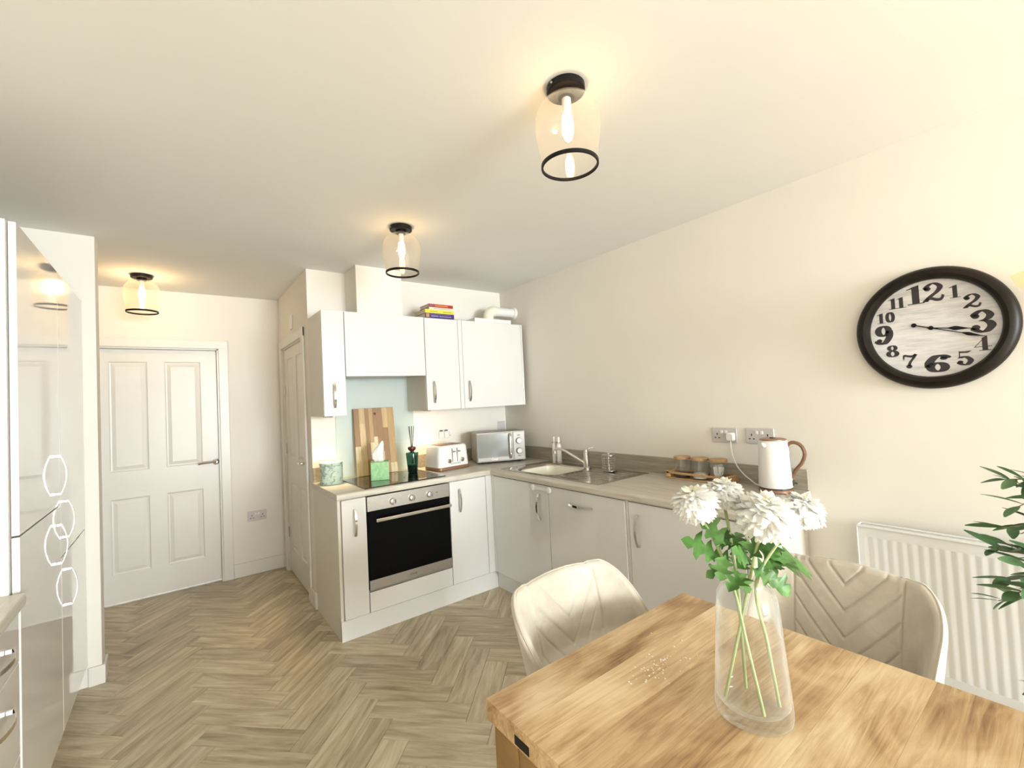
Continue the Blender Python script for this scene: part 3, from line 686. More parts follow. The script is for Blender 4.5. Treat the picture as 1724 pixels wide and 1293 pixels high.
# kettle
kt = thing('electric_kettle', 'white kettle with brown wooden handle on the worktop end', 'kettle', (-0.120, -2.475, 0.9105), (0, 0, 0))
b = NB(); lathe(b, [(0.070, 0), (0.077, 0.003), (0.077, 0.014), (0.074, 0.017)], (0, 0, 0), 40); obj('power_base', b, 'copper', kt)
b = NB(); lathe(b, [(0.074, 0.0175), (0.074, 0.024)], (0, 0, 0), 40); obj('base_ring', b, 'dark', kt)
b = NB(); lathe(b, [(0.074, 0.0245), (0.0765, 0.03), (0.074, 0.10), (0.0690, 0.19), (0.0655, 0.254), (0.062, 0.260)], (0, 0, 0), 48, cap0=True); kb = obj('body', b, 'whiteplastic', kt)
b = NB(); lathe(b, [(0.061, 0.2605), (0.060, 0.266), (0.045, 0.270)], (0, 0, 0), 40); lid = obj('lid', b, 'copper', kt)
b = NB(); lathe(b, [(0.014, 0.2705), (0.014, 0.274)], (0, 0, 0), 20); obj('lid_button', b, 'dark', lid)
HA = math.radians(-72)     # handle direction in plan (towards -Y, a little +X)
hc, hsn = math.cos(HA), math.sin(HA)
def hp(r, z): return (r*hc, r*hsn, z)
pts = spline([hp(0.060, 0.205), hp(0.061, 0.232), hp(0.085, 0.249), hp(0.118, 0.236), hp(0.133, 0.195), hp(0.120, 0.150), hp(0.094, 0.115), hp(0.081, 0.085), hp(0.078, 0.070)], 6)
b = NB(); tube(b, pts, [(0.013, 0.0085)]*len(pts), 12, flat=(-hsn, hc, 0)); obj('handle', b, 'walnut', kt)
b = NB(); lpw = []
for z, r in ((0.098, 0.0748), (0.19, 0.0697)):
    lpw.append([(r*math.cos(HA+d), r*math.sin(HA+d), z) for d in (-0.16, -0.05, 0.05, 0.16)]+[((r-0.003)*math.cos(HA+d), (r-0.003)*math.sin(HA+d), z) for d in (0.16, 0.05, -0.05, -0.16)])
loft(b, lpw, True, True); obj('water_window', b, 'steel', kt)
b = NB(); box(b, 0.066, 0.0815, -0.014, 0.014, 0.034, 0.060, 0.003); bmesh.ops.rotate(b, verts=b.verts, cent=(0, 0, 0), matrix=Matrix.Rotation(HA, 3, 'Z')); sw = obj('switch', b, 'dark', kt)
b = NB(); tube(b, [hp(0.080, 0.047), hp(0.095, 0.044)], 0.004, 8); obj('switch_lever', b, 'dark', sw)
b = NB(); tube(b, spline([(-0.062, 0.015, 0.235), (-0.072, 0.019, 0.245), (-0.080, 0.022, 0.25)], 3), [0.012, 0.010, 0.009, 0.008, 0.007, 0.006, 0.004], 8); obj('spout', b, 'whiteplastic', kt)

# ------------------------------------------------------------------ wall sockets (local frame: x right, y up, z out of the wall)
def socket(label, loc, rot, holes=True, w=0.147, h=0.086, mat='greyplastic', grp=None):
    t = thing('wall_socket', label, 'socket', loc, rot, grp)
    obj('plate', bx(-w/2, w/2, -h/2, h/2, 0.0005, 0.009, 0.003), mat, t)
    if holes:
        for s in (-1, 1):
            obj('switch', bx(s*0.012-0.008, s*0.012+0.008, 0.010, 0.028, 0.009, 0.013, 0.002), 'whiteplastic', t)
            cx = s*0.042
            for dx, dy, w2, h2 in ((0, 0.006, 0.003, 0.006), (-0.011, -0.016, 0.005, 0.003), (0.011, -0.016, 0.005, 0.003)):
                obj('pin_hole', bx(cx+dx-w2, cx+dx+w2, dy-h2, dy+h2, 0.0085, 0.0094), 'dark', t, smooth=False)
    return t
socket('double socket on the clock wall with the kettle plug', (0, -2.165, 1.175), WALL_R)
socket('double socket on the clock wall partly hidden behind the kettle', (0, -2.362, 1.176), WALL_R)
socket('double socket on the back wall behind the toaster', (-0.675, 0, 1.170), WALL_B, mat='whiteplastic')
t = socket('single blank grey plate on the back wall above the microwave', (-0.056, 0, 1.197), WALL_B, False, 0.086, 0.086)
socket('double socket low on the hall wall beside the door', (-1.988, YH, 0.513), WALL_B)
t = thing('cover_plate', 'small white plate high on the hall side wall above the door', 'plate', (XS, 0.557, 2.18), (0, 0, 0))
obj('plate', bx(-0.010, -0.0005, -0.042, 0.042, -0.06, 0.06, 0.003), 'whiteplastic', t)
# kettle plug and cord
pg = thing('kettle_plug', 'white plug and cord of the kettle in the wall socket', 'plug', (0, -2.207, 1.168), WALL_R)
b = NB(); loft(b, [lp(rrect(0, 0, 0.024, 0.024, 0.012), 0.0135), lp(rrect(0, 0, 0.024, 0.024, 0.012), 0.026), lp(rrect(0, -0.002, 0.018, 0.018, 0.010), 0.034)], True, True); obj('plug', b, 'whiteplastic', pg)
b = NB(); tube(b, spline([(0, -0.020, 0.024), (0.002, -0.045, 0.026), (0.012, -0.095, 0.036), (0.035, -0.155, 0.042), (0.075, -0.200, 0.050), (0.115, -0.225, 0.062), (0.150, -0.243, 0.075), (0.193, -0.2505, 0.085)], 6), 0.0037, 8); obj('cord', b, 'whiteplastic', pg)
for k, x in enumerate((-0.716, -0.668)):
    a = thing('plug', ('white plug with dark top in the socket behind the toaster, nearer the splashback', 'white plug with dark top in the socket behind the toaster, nearer the microwave')[k], 'plug', (x, 0, 1.166), WALL_B)
    b = NB(); loft(b, [lp(rrect(0, 0, 0.022, 0.030, 0.01), 0.0135), lp(rrect(0, 0, 0.022, 0.030, 0.01), 0.034), lp(rrect(0, 0, 0.016, 0.022, 0.008), 0.042)], True, True); obj('body', b, 'whiteplastic', a)
    obj('top_button', bx(-0.012, 0.012, 0.0305, 0.040, 0.016, 0.034, 0.003), 'darkwood', a)

# ------------------------------------------------------------------ things on the back worktop
ct = thing('floral_canister', 'round green floral canister at the end of the worktop', 'canister', (-1.678, -0.165, 0.9105))
b = NB(); lathe(b, [(0.074, 0), (0.076, 0.003), (0.076, 0.128), (0.074, 0.130)], (0, 0, 0), 48); obj('body', b, 'tin', ct)
b = NB(); lathe(b, [(0.077, 0.1305), (0.0785, 0.133), (0.0785, 0.150), (0.075, 0.153), (0.070, 0.1525)], (0, 0, 0), 48, cap1=True); ld = obj('lid', b, 'tin', ct)
b = NB(); lathe(b, [(0.0745, 0.1535), (0.070, 0.1545)], (0, 0, 0), 48); obj('lid_top', b, 'whiteplastic', ld)

# chopping board of glued strips
TH = math.atan2(0.060, 0.52)
cb = thing('chopping_board', 'wooden strip chopping board leaning on the glass splashback', 'chopping board', (-1.3115, -0.090, 0.9172), (-TH*1.0, 0, 0))
cb.rotation_euler = (-0.115, 0, 0)
BW, BH = 0.318, 0.515; cols = [0.040, 0.044, 0.032, 0.030, 0.030, 0.046, 0.042, 0.054]
sc_ = BW/sum(cols); cols = [c*sc_ for c in cols]
rb = random.Random(11); tones = [(226, 204, 160), (206, 176, 126), (192, 158, 108), (218, 192, 144), (176, 140, 92), (232, 214, 174), (160, 122, 78)]
wood = []
for i, c in enumerate(tones):
    lo = tuple(int(v*0.86) for v in c); wood.append(grain('acacia_strip_%d' % i, [(0.3, srgb(*lo)), (0.7, srgb(*c))], (30, 30, 2.5), 3, 0.45))
xx = -BW/2; hole = (0.006, BH-0.040, 0.0085)
for i, c in enumerate(cols):
    cuts = [0.0]+sorted(rb.uniform(0.06, BH-0.09) for _ in range(2))+[BH]
    if cuts[2]-cuts[1] < 0.07: cuts.pop(2)
    for z0, z1 in zip(cuts, cuts[1:]):
        hx0, hz0, hr = hole
        if xx-0.001 < hx0 < xx+c+0.001 and z1 > hz0+hr and z0 < hz0-hr and False: pass
        obj('strip', bx(xx, xx+c, -0.009, 0.009, z0, z1, 0.0006, 1), wood[(i*3+int(z0*31)) % 7] if True else None, cb)
    xx += c
b = NB(); lathe(b, [(0.0105, -0.0098), (0.0105, -0.0090)], (0.006, 0, BH-0.045), 24, 'y'); obj('hanging_hole', b, 'darkwood', cb)

tb = thing('tissue_box', 'green marbled cube tissue box on the hob', 'tissue box', (-1.388, -0.335, 0.9170), (0, 0, math.radians(-20)))
obj('carton', bx(-0.062, 0.062, -0.058, 0.058, 0, 0.128, 0.002), 'tissuebox', tb)
b = NB(); n = 14; loops = []
for zz, rx, ry, ox_ in ((0.126, 0.030, 0.012, 0), (0.150, 0.036, 0.015, -0.004), (0.185, 0.040, 0.015, -0.008), (0.215, 0.030, 0.012, 0.0), (0.245, 0.018, 0.008, 0.012), (0.268, 0.008, 0.004, 0.022), (0.274, 0.002, 0.001, 0.024)):
    loops.append([(ox_+rx*math.cos(2*PI*k/n)*(1+0.22*math.sin(3*2*PI*k/n+zz*30)), ry*math.sin(2*PI*k/n)*(1+0.6*math.sin(5*2*PI*k/n+zz*20)), zz) for k in range(n)])
loft(b, loops, True, True); obj('tissue', b, 'tissue', tb, angle=1.5)

df = thing('reed_diffuser', 'green glass reed diffuser with black reeds on the hob', 'diffuser', (-1.102, -0.262, 0.9170))
b = NB(); lathe(b, [(0.033, 0.0), (0.036, 0.004), (0.041, 0.06), (0.048, 0.148), (0.046, 0.155), (0.016, 0.160), (0.015, 0.166)], (0, 0, 0), 36); obj('bottle', b, 'greenglass', df)
b = NB(); lathe(b, [(0.031, 0.004), (0.036, 0.058), (0.0, 0.058)], (0, 0, 0), 30); obj('oil', b, 'dark', df)
b = NB(); lathe(b, [(0.016, 0.1665), (0.026, 0.174), (0.031, 0.186), (0.030, 0.196), (0.024, 0.200), (0.012, 0.200)], (0, 0, 0), 30); obj('collar', b, 'darkwood', df)
for k, (dx, dy) in enumerate(((-0.017, 0.0), (-0.009, 0.008), (0.0, -0.006), (0.008, 0.007), (0.020, 0.0))):
    b = NB(); tube(b, [(-dx*0.4, -dy*0.4, 0.07), (dx*1.15, dy*1.15, 0.358)], 0.0021, 6); obj('reed', b, 'black', df)

# toaster
ts = thing('toaster', 'white four slice toaster with copper trim beside the microwave', 'toaster', (-0.802, -0.262, 0.9105), (0, 0, math.radians(6)))
def rb_loops(spec): return [lp(rrect(0, 0, hx_, hy_, r_), z_) for hx_, hy_, r_, z_ in spec]
TW, TD = 0.150, 0.110
b = NB(); loft(b, rb_loops([(TW-0.006, TD-0.006, 0.03, 0.0), (TW, TD, 0.03, 0.004), (TW, TD, 0.03, 0.024), (TW-0.002, TD-0.002, 0.03, 0.026)]), True, True); obj('base_band', b, 'copper', ts)
b = NB(); loft(b, rb_loops([(TW-0.002, TD-0.002, 0.03, 0.0265), (TW-0.002, TD-0.002, 0.03, 0.03), (TW-0.010, TD-0.008, 0.034, 0.18), (TW-0.018, TD-0.016, 0.03, 0.191), (TW-0.030, TD-0.028, 0.025, 0.193)]), True, True); obj('body', b, 'whiteplastic', ts)
tpl = obj('top_plate', bx(-0.108, 0.108, -0.070, 0.070, 0.1935, 0.1965, 0.002), 'copper', ts)
for x in (-0.081, -0.029, 0.029, 0.081): obj('slot', bx(x-0.014, x+0.014, -0.062, 0.062, 0.1966, 0.1974), 'dark', tpl, smooth=False)
def fy(z): return -(TD-0.002)+(z-0.03)*0.04
for x in (-0.018, 0.030):
    s = obj('lever_slot', bx(x-0.0022, x+0.0022, fy(0.11)-0.0022, fy(0.11)+0.004, 0.058, 0.168), 'dark', ts, smooth=False)
    obj('lever', bx(x-0.006, x+0.020, fy(0.14)-0.020, fy(0.14)-0.002, 0.137, 0.146, 0.003), 'steel', s)
for x in (-0.052, 0.072):
    b = NB(); lathe(b, [(0.017, fy(0.07)+0.004), (0.017, fy(0.07)-0.012), (0.013, fy(0.07)-0.015)], (x, 0, 0.072), 26, 'y'); obj('knob', b, 'chrome', ts)
for k in range(6):
    x = -0.030+k*0.0165; b = NB(); lathe(b, [(0.0052, fy(0.05)+0.003), (0.0052, fy(0.05)-0.003)], (x, 0, 0.048), 14, 'y'); q = obj('button', b, 'steel', ts)
    b = NB(); lathe(b, [(0.0032, fy(0.05)-0.0031), (0.0032, fy(0.05)-0.0038)], (x, 0, 0.048), 12, 'y'); obj('button_cap', b, 'whiteplastic', q)

# microwave
FL, FR = Vector((-0.5515, -0.324)), Vector((-0.16, -0.49)); MW = (FR-FL).length; ang = math.atan2(FR.y-FL.y, FR.x-FL.x)
mw = thing('microwave', 'silver microwave with two dial knobs standing in the corner', 'microwave', (FL.x, FL.y, 0.9105), (0, 0, ang))
for x in (0.03, MW-0.03):
    for y in (0.04, 0.25): b = NB(); lathe(b, [(0.012, 0), (0.012, 0.0125)], (x, y, 0), 14); obj('foot', b, 'dark', mw)
obj('cabinet', bx(0, MW, 0.022, 0.29, 0.013, 0.262, 0.006), 'silver', mw)
obj('front_frame', bx(0, MW, 0.004, 0.0215, 0.013, 0.262, 0.004), 'silver', mw)
mdoor = obj('door', bx(0.006, 0.312, -0.006, 0.0035, 0.022, 0.254, 0.003), 'silver', mw)
obj('window', bx(0.012, 0.270, -0.0078, -0.0055, 0.052, 0.248, 0.001), 'mirror', mdoor)
b = NB(); tube(b, spline([(0.290, -0.006, 0.036), (0.290, -0.026, 0.055), (0.290, -0.030, 0.14), (0.290, -0.026, 0.225), (0.290, -0.006, 0.242)], 5), [(0.011, 0.006)]*21, 10, flat=(1, 0, 0)); obj('handle', b, 'chrome', mdoor)
mp = obj('control_panel', bx(0.320, MW-0.006, -0.003, 0.0035, 0.022, 0.254, 0.002), 'silver', mw)
for z in (0.178, 0.092):
    b = NB(); lathe(b, [(0.027, -0.003), (0.027, -0.006), (0.0245, -0.0065)], (0.368, 0, z), 30, 'y'); obj('dial_ring', b, 'dark', mp)
    b = NB(); lathe(b, [(0.0225, -0.0066), (0.0225, -0.020), (0.019, -0.023)], (0.368, 0, z), 30, 'y'); obj('dial', b, 'whiteplastic', mp)
for z in (0.225, 0.050): obj('dial_mark', bx(0.355, 0.381, -0.0034, -0.0029, z-0.003, z+0.003), 'dark', mp, smooth=False)
me = text_mesh('Candy', 0.022, 0.3, 0.0004); me.materials.append(M['cream']); put('logo', me, mdoor, (0.150, -0.0066, 0.036), (PI/2, 0, 0))

# ------------------------------------------------------------------ on top of the wall cabinets
ZC = Z1+0.001
M['pages'] = plain('book_pages', (0.70, 0.64, 0.52, 1), 0.8, var=0.08, vscale=120)
def book(label, x0, x1, d, z0, z1, cover, spine_print, yf, skew=0.0):
    t = thing('book', label, 'book', ((x0+x1)/2, yf, z0), (0, 0, skew), None); w2 = (x1-x0)/2; th = z1-z0
    b = NB(); box(b, -w2, w2, 0, d, 0, 0.0022); box(b, -w2, w2, 0, d, th-0.0022, th); box(b, -w2, w2, 0, 0.0025, 0.0022, th-0.0022)
    obj('cover', b, cover, t, smooth=False)
    obj('pages', bx(-w2+0.003, w2-0.003, 0.0028, d-0.003, 0.0024, th-0.0024), 'pages', t, smooth=False)
    for (a, e, p, q, mt) in spine_print: obj('spine_print', bx(-w2+a*(x1-x0), -w2+e*(x1-x0), -0.0006, 0.0, p*th, q*th), mt, t, smooth=False)
    return t
for nm, c in (('b_purple', (58, 40, 110)), ('b_yellow', (214, 208, 60)), ('b_white', (218, 210, 190)), ('b_red', (170, 40, 22)), ('b_orange', (226, 120, 50)), ('b_navy', (44, 34, 84)), ('b_lilac', (150, 140, 190)), ('b_tan', (190, 140, 90)), ('b_olive', (170, 170, 30)), ('b_mauve', (120, 92, 140))):
    M[nm] = plain(nm[2:]+'_cover', srgb(*c), 0.4, var=0.06)
book('thin dark blue book at the bottom of the stack, sticking out to the side', -0.985, -0.690, 0.22, ZC, ZC+0.006, 'b_navy', [], -0.352)
book('thick purple book with lilac lettering in the stack on the cabinet', -0.985, -0.727, 0.225, ZC+0.0065, ZC+0.044, 'b_purple', [(0.03, 0.14, 0.1, 0.9, 'b_tan'), (0.2, 0.45, 0.30, 0.52, 'b_lilac'), (0.48, 0.90, 0.30, 0.46, 'b_lilac'), (0.18, 0.88, 0.72, 0.84, 'b_mauve')], -0.354)
book('bright yellow book in the middle of the stack on the cabinet', -0.985, -0.729, 0.20, ZC+0.0445, ZC+0.073, 'b_yellow', [(0.16, 0.42, 0.40, 0.60, 'b_olive'), (0.62, 0.90, 0.36, 0.60, 'b_olive')], -0.354)
book('white spined book under the red one in the stack', -0.948, -0.731, 0.17, ZC+0.0735, ZC+0.093, 'b_white', [(0.18, 0.85, 0.4, 0.6, 'b_lilac')], -0.352)
book('red book with orange lettering on top of the stack', -0.950, -0.733, 0.16, ZC+0.0935, ZC+0.119, 'b_red', [(0.04, 0.22, 0.3, 0.75, 'b_mauve'), (0.25, 0.78, 0.3, 0.72, 'b_orange')], -0.352)
vb = tag(obj('vent_box', bx(-0.492, -0.102, -0.298, -0.02, ZC, ZC+0.050, 0.003), 'whiteplastic'), 'flat white box on the wide wall cabinet beneath the pipe', 'box')
vp = thing('vent_pipe', 'white elbow flue pipe running from the cabinet top into the wall', 'pipe', (-0.29, -0.215, ZC+0.0515))
b = NB(); tube(b, [(0.062, 0, 0.085), (0.289, 0, 0.085)], 0.042, 24); obj('straight', b, 'whiteplastic', vp)
b = NB(); tube(b, spline([(0, 0, 0.0), (0.0, 0, 0.030), (0.012, 0, 0.066), (0.045, 0, 0.084), (0.07, 0, 0.085)], 5), 0.047, 24); obj('elbow', b, 'cream', vp)
b = NB(); tube(b, [(0.268, 0, 0.085), (0.2895, 0, 0.085)], [0.052, 0.058], 24); obj('wall_collar', b, 'whiteplastic', vp)

# ------------------------------------------------------------------ ceiling lights
def ceiling_light(label, x, y, bulb='bulb'):
    t = thing('ceiling_light', label, 'ceiling light', (x, y, H), (0, 0, 0), 'seeded glass ceiling lights')
    b = NB(); lathe(b, [(0.062, -0.0005), (0.064, -0.003), (0.064, -0.022), (0.060, -0.025)], (0, 0, 0), 36); bs = obj('ceiling_plate', b, 'black', t)
    b = NB(); lathe(b, [(0.030, -0.0255), (0.030, -0.040)], (0, 0, 0), 24); obj('neck', b, 'black', t)
    for s in (-1, 1):
        b = NB(); lathe(b, [(0.004, s*0.064), (0.004, s*0.068)], (0, 0, -0.012), 8, 'x'); obj('screw', b, 'steel', bs)
    prof = [(0.028, -0.0405), (0.055, -0.046), (0.083, -0.062), (0.102, -0.088), (0.110, -0.120), (0.109, -0.150), (0.104, -0.190), (0.097, -0.235), (0.092, -0.268)]
    b = NB(); lathe(b, prof+[(0.0905, -0.268)]+[(r-0.0025, z-0.0005) for r, z in reversed(prof[:-1])], (0, 0, 0), 48, cap0=False, cap1=False); obj('glass_shade', b, 'lampglass', t, angle=1.2)
    b = NB(); lathe(b, [(0.0925, -0.2685), (0.0955, -0.266), (0.0955, -0.277), (0.0925, -0.279), (0.0890, -0.277), (0.0890, -0.2685), (0.0925, -0.2685)], (0, 0, 0), 48, cap0=False, cap1=False); obj('rim_ring', b, 'black', t)
    b = NB(); lathe(b, [(0.012, -0.041), (0.0155, -0.045), (0.0155, -0.088), (0.013, -0.092)], (0, 0, 0), 18); obj('lamp_holder', b, 'tissue', t)
    b = NB(); lathe(b, [(0.012, -0.0925), (0.017, -0.105), (0.0195, -0.130), (0.018, -0.160), (0.012, -0.182), (0.003, -0.190)], (0, 0, 0), 18); obj('bulb', b, bulb, t)
ceiling_light('glass ceiling light above the dining table', -1.487, -2.475)
ceiling_light('glass ceiling light in front of the wall cabinets', -1.480, -1.080)
ceiling_light('glass ceiling light in the hall by the four panel door', -2.735, 0.680, 'bulbhall')

# ------------------------------------------------------------------ wall clock
ck = thing('wall_clock', 'large round black framed clock with bold numerals on the wall', 'clock', (-0.001, -3.086, 1.657), WALL_R)
b = NB(); lathe(b, [(0.236, 0.0), (0.252, 0.004), (0.255, 0.018), (0.250, 0.032), (0.238, 0.044), (0.224, 0.048), (0.212, 0.043), (0.207, 0.034), (0.204, 0.020), (0.204, 0.006)], (0, 0, 0), 96, cap0=False, cap1=False); obj('frame', b, 'clockrim', ck)
b = NB(); lathe(b, [(0.206, 0.002), (0.2035, 0.014)], (0, 0, 0), 96); obj('face', b, 'clockface', ck)
def nib(path, a, bb, closed=False):
    """ribbon of an elliptical nib along a centre line -> list of (left, right)"""
    out = []; m = len(path)
    for i, p in enumerate(path):
        q0 = path[(i-1) % m] if closed else path[max(0, i-1)]; q1 = path[(i+1) % m] if closed else path[min(m-1, i+1)]
        t = (q1-q0); t.normalize(); nx, ny = -t.y, t.x
        k = math.sqrt(a*a*nx*nx+bb*bb*ny*ny) or 1e-6
        o = Vector((a*a*nx/k, bb*bb*ny/k, 0)); out.append((p+o, p-o))
    return out
GL = {}
def ell(cx, cy, rx, ry, n=40): return [Vector((cx+rx*math.cos(2*PI*k/n), cy+ry*math.sin(2*PI*k/n), 0)) for k in range(n)]
V2 = lambda *p: [Vector((x, y, 0)) for x, y in p]
GL['0'] = [('c', ell(0, 0.5, 0.205, 0.475), 0.125, 0.022)]
GL['1'] = [('p', [(-0.13, 0.03), (0.13, 0.03), (0.13, 1.0), (-0.13, 0.93)]), ('p', [(-0.30, 0.0), (0.30, 0.0), (0.30, 0.045), (-0.30, 0.045)]), ('p', [(-0.32, 0.80), (-0.13, 0.84), (0.13, 1.0), (-0.10, 0.93), (-0.32, 0.835)])]
GL['2'] = [('o', spline(V2((-0.20, 0.66), (-0.24, 0.80), (0.0, 0.975), (0.22, 0.77), (0.13, 0.52), (-0.10, 0.30), (-0.27, 0.10), (-0.28, 0.03)), 8), 0.10, 0.022), ('b', -0.20, 0.70, 0.115), ('o', spline(V2((-0.27, 0.10), (-0.12, 0.19), (0.08, 0.085), (0.24, 0.10), (0.31, 0.30)), 8), 0.05, 0.075)]
GL['3'] = [('o', spline(V2((-0.20, 0.70), (-0.22, 0.83), (0.0, 0.975), (0.18, 0.77), (0.10, 0.58), (-0.06, 0.525)), 8), 0.105, 0.022), ('o', spline(V2((-0.06, 0.525), (0.12, 0.48), (0.20, 0.27), (0.0, 0.025), (-0.23, 0.15), (-0.21, 0.26)), 8), 0.12, 0.022), ('b', -0.20, 0.73, 0.105), ('b', -0.21, 0.25, 0.115)]
GL['4'] = [('p', [(-0.02, 0.03), (0.21, 0.03), (0.21, 1.0), (-0.02, 0.86)]), ('p', [(-0.16, 0.0), (0.34, 0.0), (0.34, 0.045), (-0.16, 0.045)]), ('p', [(-0.37, 0.25), (-0.33, 0.25), (0.21, 1.0), (0.16, 1.0)]), ('p', [(-0.37, 0.25), (0.38, 0.25), (0.38, 0.295), (-0.37, 0.295)])]
GL['5'] = [('p', [(-0.25, 0.97), (-0.21, 0.85), (0.10, 0.83), (0.26, 0.98), (0.0, 0.95)]), ('p', [(-0.245, 0.50), (-0.205, 0.50), (-0.205, 0.97), (-0.245, 0.97)]), ('o', spline(V2((-0.225, 0.50), (-0.02, 0.61), (0.19, 0.33), (0.0, 0.025), (-0.23, 0.15), (-0.21, 0.25)), 8), 0.12, 0.022), ('b', -0.21, 0.24, 0.11)]
GL['6'] = [('c', ell(0.01, 0.29, 0.19, 0.268), 0.12, 0.022), ('o', spline(V2((-0.20, 0.28), (-0.19, 0.60), (-0.02, 0.93), (0.12, 0.975), (0.24, 0.86), (0.20, 0.78)), 8), 0.13, 0.022), ('b', 0.18, 0.79, 0.10)]
GL['7'] = [('o', spline(V2((-0.28, 0.72), (-0.25, 0.93), (-0.05, 0.88), (0.12, 0.86), (0.28, 0.99)), 8), 0.04, 0.075), ('o', spline(V2((0.29, 0.99), (0.16, 0.72), (0.0, 0.42), (-0.05, 0.16)), 8), 0.07, 0.03), ('b', -0.05, 0.14, 0.14), ('p', [(-0.30, 0.62), (-0.26, 0.62), (-0.26, 0.98), (-0.30, 0.98)])]
GL['8'] = [('c', ell(0, 0.755, 0.155, 0.22), 0.095, 0.022), ('c', ell(0, 0.27, 0.20, 0.25), 0.115, 0.022)]
GL['9'] = [tuple([g[0]]+([[Vector((-p.x, 1-p.y, 0)) for p in g[1]], g[2], g[3]] if g[0] in 'co' else [-g[1], 1-g[2], g[3]])) for g in GL['6']]
def digit(bm, ch, ox, oy, s, z, sx=1.0):
    def T(p): return (ox+p[0]*s*sx, oy+(p[1]-0.5)*s, z)
    for g in GL[ch]:
        if g[0] in 'co':
            r = nib(g[1], g[2], g[3], g[0] == 'c'); n = len(r)
            L = [bm.verts.new(T(a)) for a, _ in r]; Rr = [bm.verts.new(T(c)) for _, c in r]
            for i in range(n if g[0] == 'c' else n-1):
                j = (i+1) % n; bm.faces.new((L[i], L[j], Rr[j], Rr[i]))
        elif g[0] == 'p': bm.faces.new([bm.verts.new(T(p)) for p in g[1]])
        else: bm.faces.new([bm.verts.new(T((g[1]+g[3]*math.cos(2*PI*k/20), g[2]+g[3]*math.sin(2*PI*k/20)))) for k in range(20)])
pos = {12: (-0.012, 0.149, 0.080, 1.15), 1: (0.080, 0.138, 0.053, 1.0), 2: (0.127, 0.090, 0.057, 1.25), 3: (0.153, 0.004, 0.092, 1.15), 4: (0.145, -0.083, 0.058, 1.15), 5: (0.095, -0.136, 0.060, 1.25), 6: (0.010, -0.151, 0.072, 1.65), 7: (-0.075, -0.134, 0.060, 1.2), 8: (-0.131, -0.083, 0.052, 1.4), 9: (-0.156, -0.008, 0.084, 1.15), 10: (-0.146, 0.068, 0.046, 1.1), 11: (-0.103, 0.126, 0.048, 1.1)}
for n_, (x, y, s, sx_) in pos.items():
    b = NB(); st = str(n_); wstep = s*(0.52 if n_ == 11 else 0.62)*sx_
    for k, ch in enumerate(st): digit(b, ch, (k-(len(st)-1)/2)*wstep, 0, s, 0, sx_)
    bmesh.ops.recalc_face_normals(b, faces=b.faces)
    obj('numeral', b, 'ink', ck, (x, y, 0.0146), smooth=False)
def hand(name, ang, L, tail, spade, z, wide):
    b = NB(); t_ = lambda r, w_: Vector((r, w_, 0))
    prism(b, [(-tail, -0.0022), (L, -0.0012), (L, 0.0012), (-tail, 0.0022)], 'z', 0, 0.0012)
    prism(b, [(spade-0.028, 0), (spade-0.004, wide), (spade+0.004, wide*0.95), (spade+0.036, 0.0012), (spade+0.036, -0.0012), (spade+0.004, -wide*0.95), (spade-0.004, -wide)], 'z', 0, 0.0013)
    if tail > 0.03: lathe(b, [(0.009, 0), (0.009, 0.0013)], (-tail, 0, 0), 18)
    lathe(b, [(0.0085, 0), (0.0085, 0.0015)], (0, 0, 0), 18)
    obj(name, b, 'black', ck, (0, 0, z), (0, 0, ang))
hand('hour_hand', math.radians(-9), 0.120, 0.012, 0.075, 0.017, 0.0085)
hand('minute_hand', math.radians(-20), 0.166, 0.056, 0.118, 0.019, 0.0065)
b = NB(); lathe(b, [(0.006, 0.0205), (0.006, 0.0235)], (0, 0, 0), 16); obj('hub', b, 'black', ck)

# ------------------------------------------------------------------ radiator
rd = thing('radiator', 'white double panel radiator on the wall under the clock', 'radiator', (0, -2.803, 0), (0, 0, -PI/2))
RL, RZ0, RZ1 = 1.50, 0.20, 0.80   # local x along -Y, local -y out of the wall
b = NB(); prof = []; n = int(RL/0.0333)
def flute(name, y, face):
    bm = NB(); P = [(0.0, y), (0.02, y)]
    for k in range(n-1):
        c = 0.02+0.0333*(k+0.5)
        P += [(c-0.011, y), (c-0.003, y+0.0018), (c+0.003, y+0.0018), (c+0.011, y)]
    P += [(RL, y)]
    full = P+[(RL, y+0.012), (0.0, y+0.012)]
    z0, z1 = RZ0+0.045, RZ1-0.045
    loft(bm, [[(px, py, z0) for px, py in full], [(px, py, z1) for px, py in full]], True, True)
    box(bm, 0, RL, y, y+0.012, RZ0, z0); box(bm, 0, RL, y, y+0.012, z1, RZ1)
    return obj(name, bm, 'rad', rd, angle=0.3)
flute('front_panel', -0.105, True); flute('rear_panel', -0.045, True)
tg = obj('top_grille', bx(0.004, RL-0.004, -0.093, -0.046, RZ1-0.008, RZ1-0.004), 'rad', rd, smooth=False)
for x0, x1 in ((-0.006, 0.0), (RL, RL+0.006)): obj('side_cover', bx(x0, x1, -0.107, -0.030, RZ0, RZ1+0.003, 0.002), 'rad', rd)
b = NB(); tube(b, [(0.0, -0.1065, RZ1), (RL, -0.1065, RZ1)], 0.006, 8); obj('top_bead', b, 'rad', rd)
b = NB(); tube(b, [(0.0, -0.045, RZ1), (RL, -0.045, RZ1)], 0.005, 8); obj('top_bead', b, 'rad', rd)
for x in (0.25, 1.25): obj('bracket', bx(x-0.02, x+0.02, -0.034, -0.001, RZ0+0.1, RZ1-0.1), 'rad', rd, smooth=False)

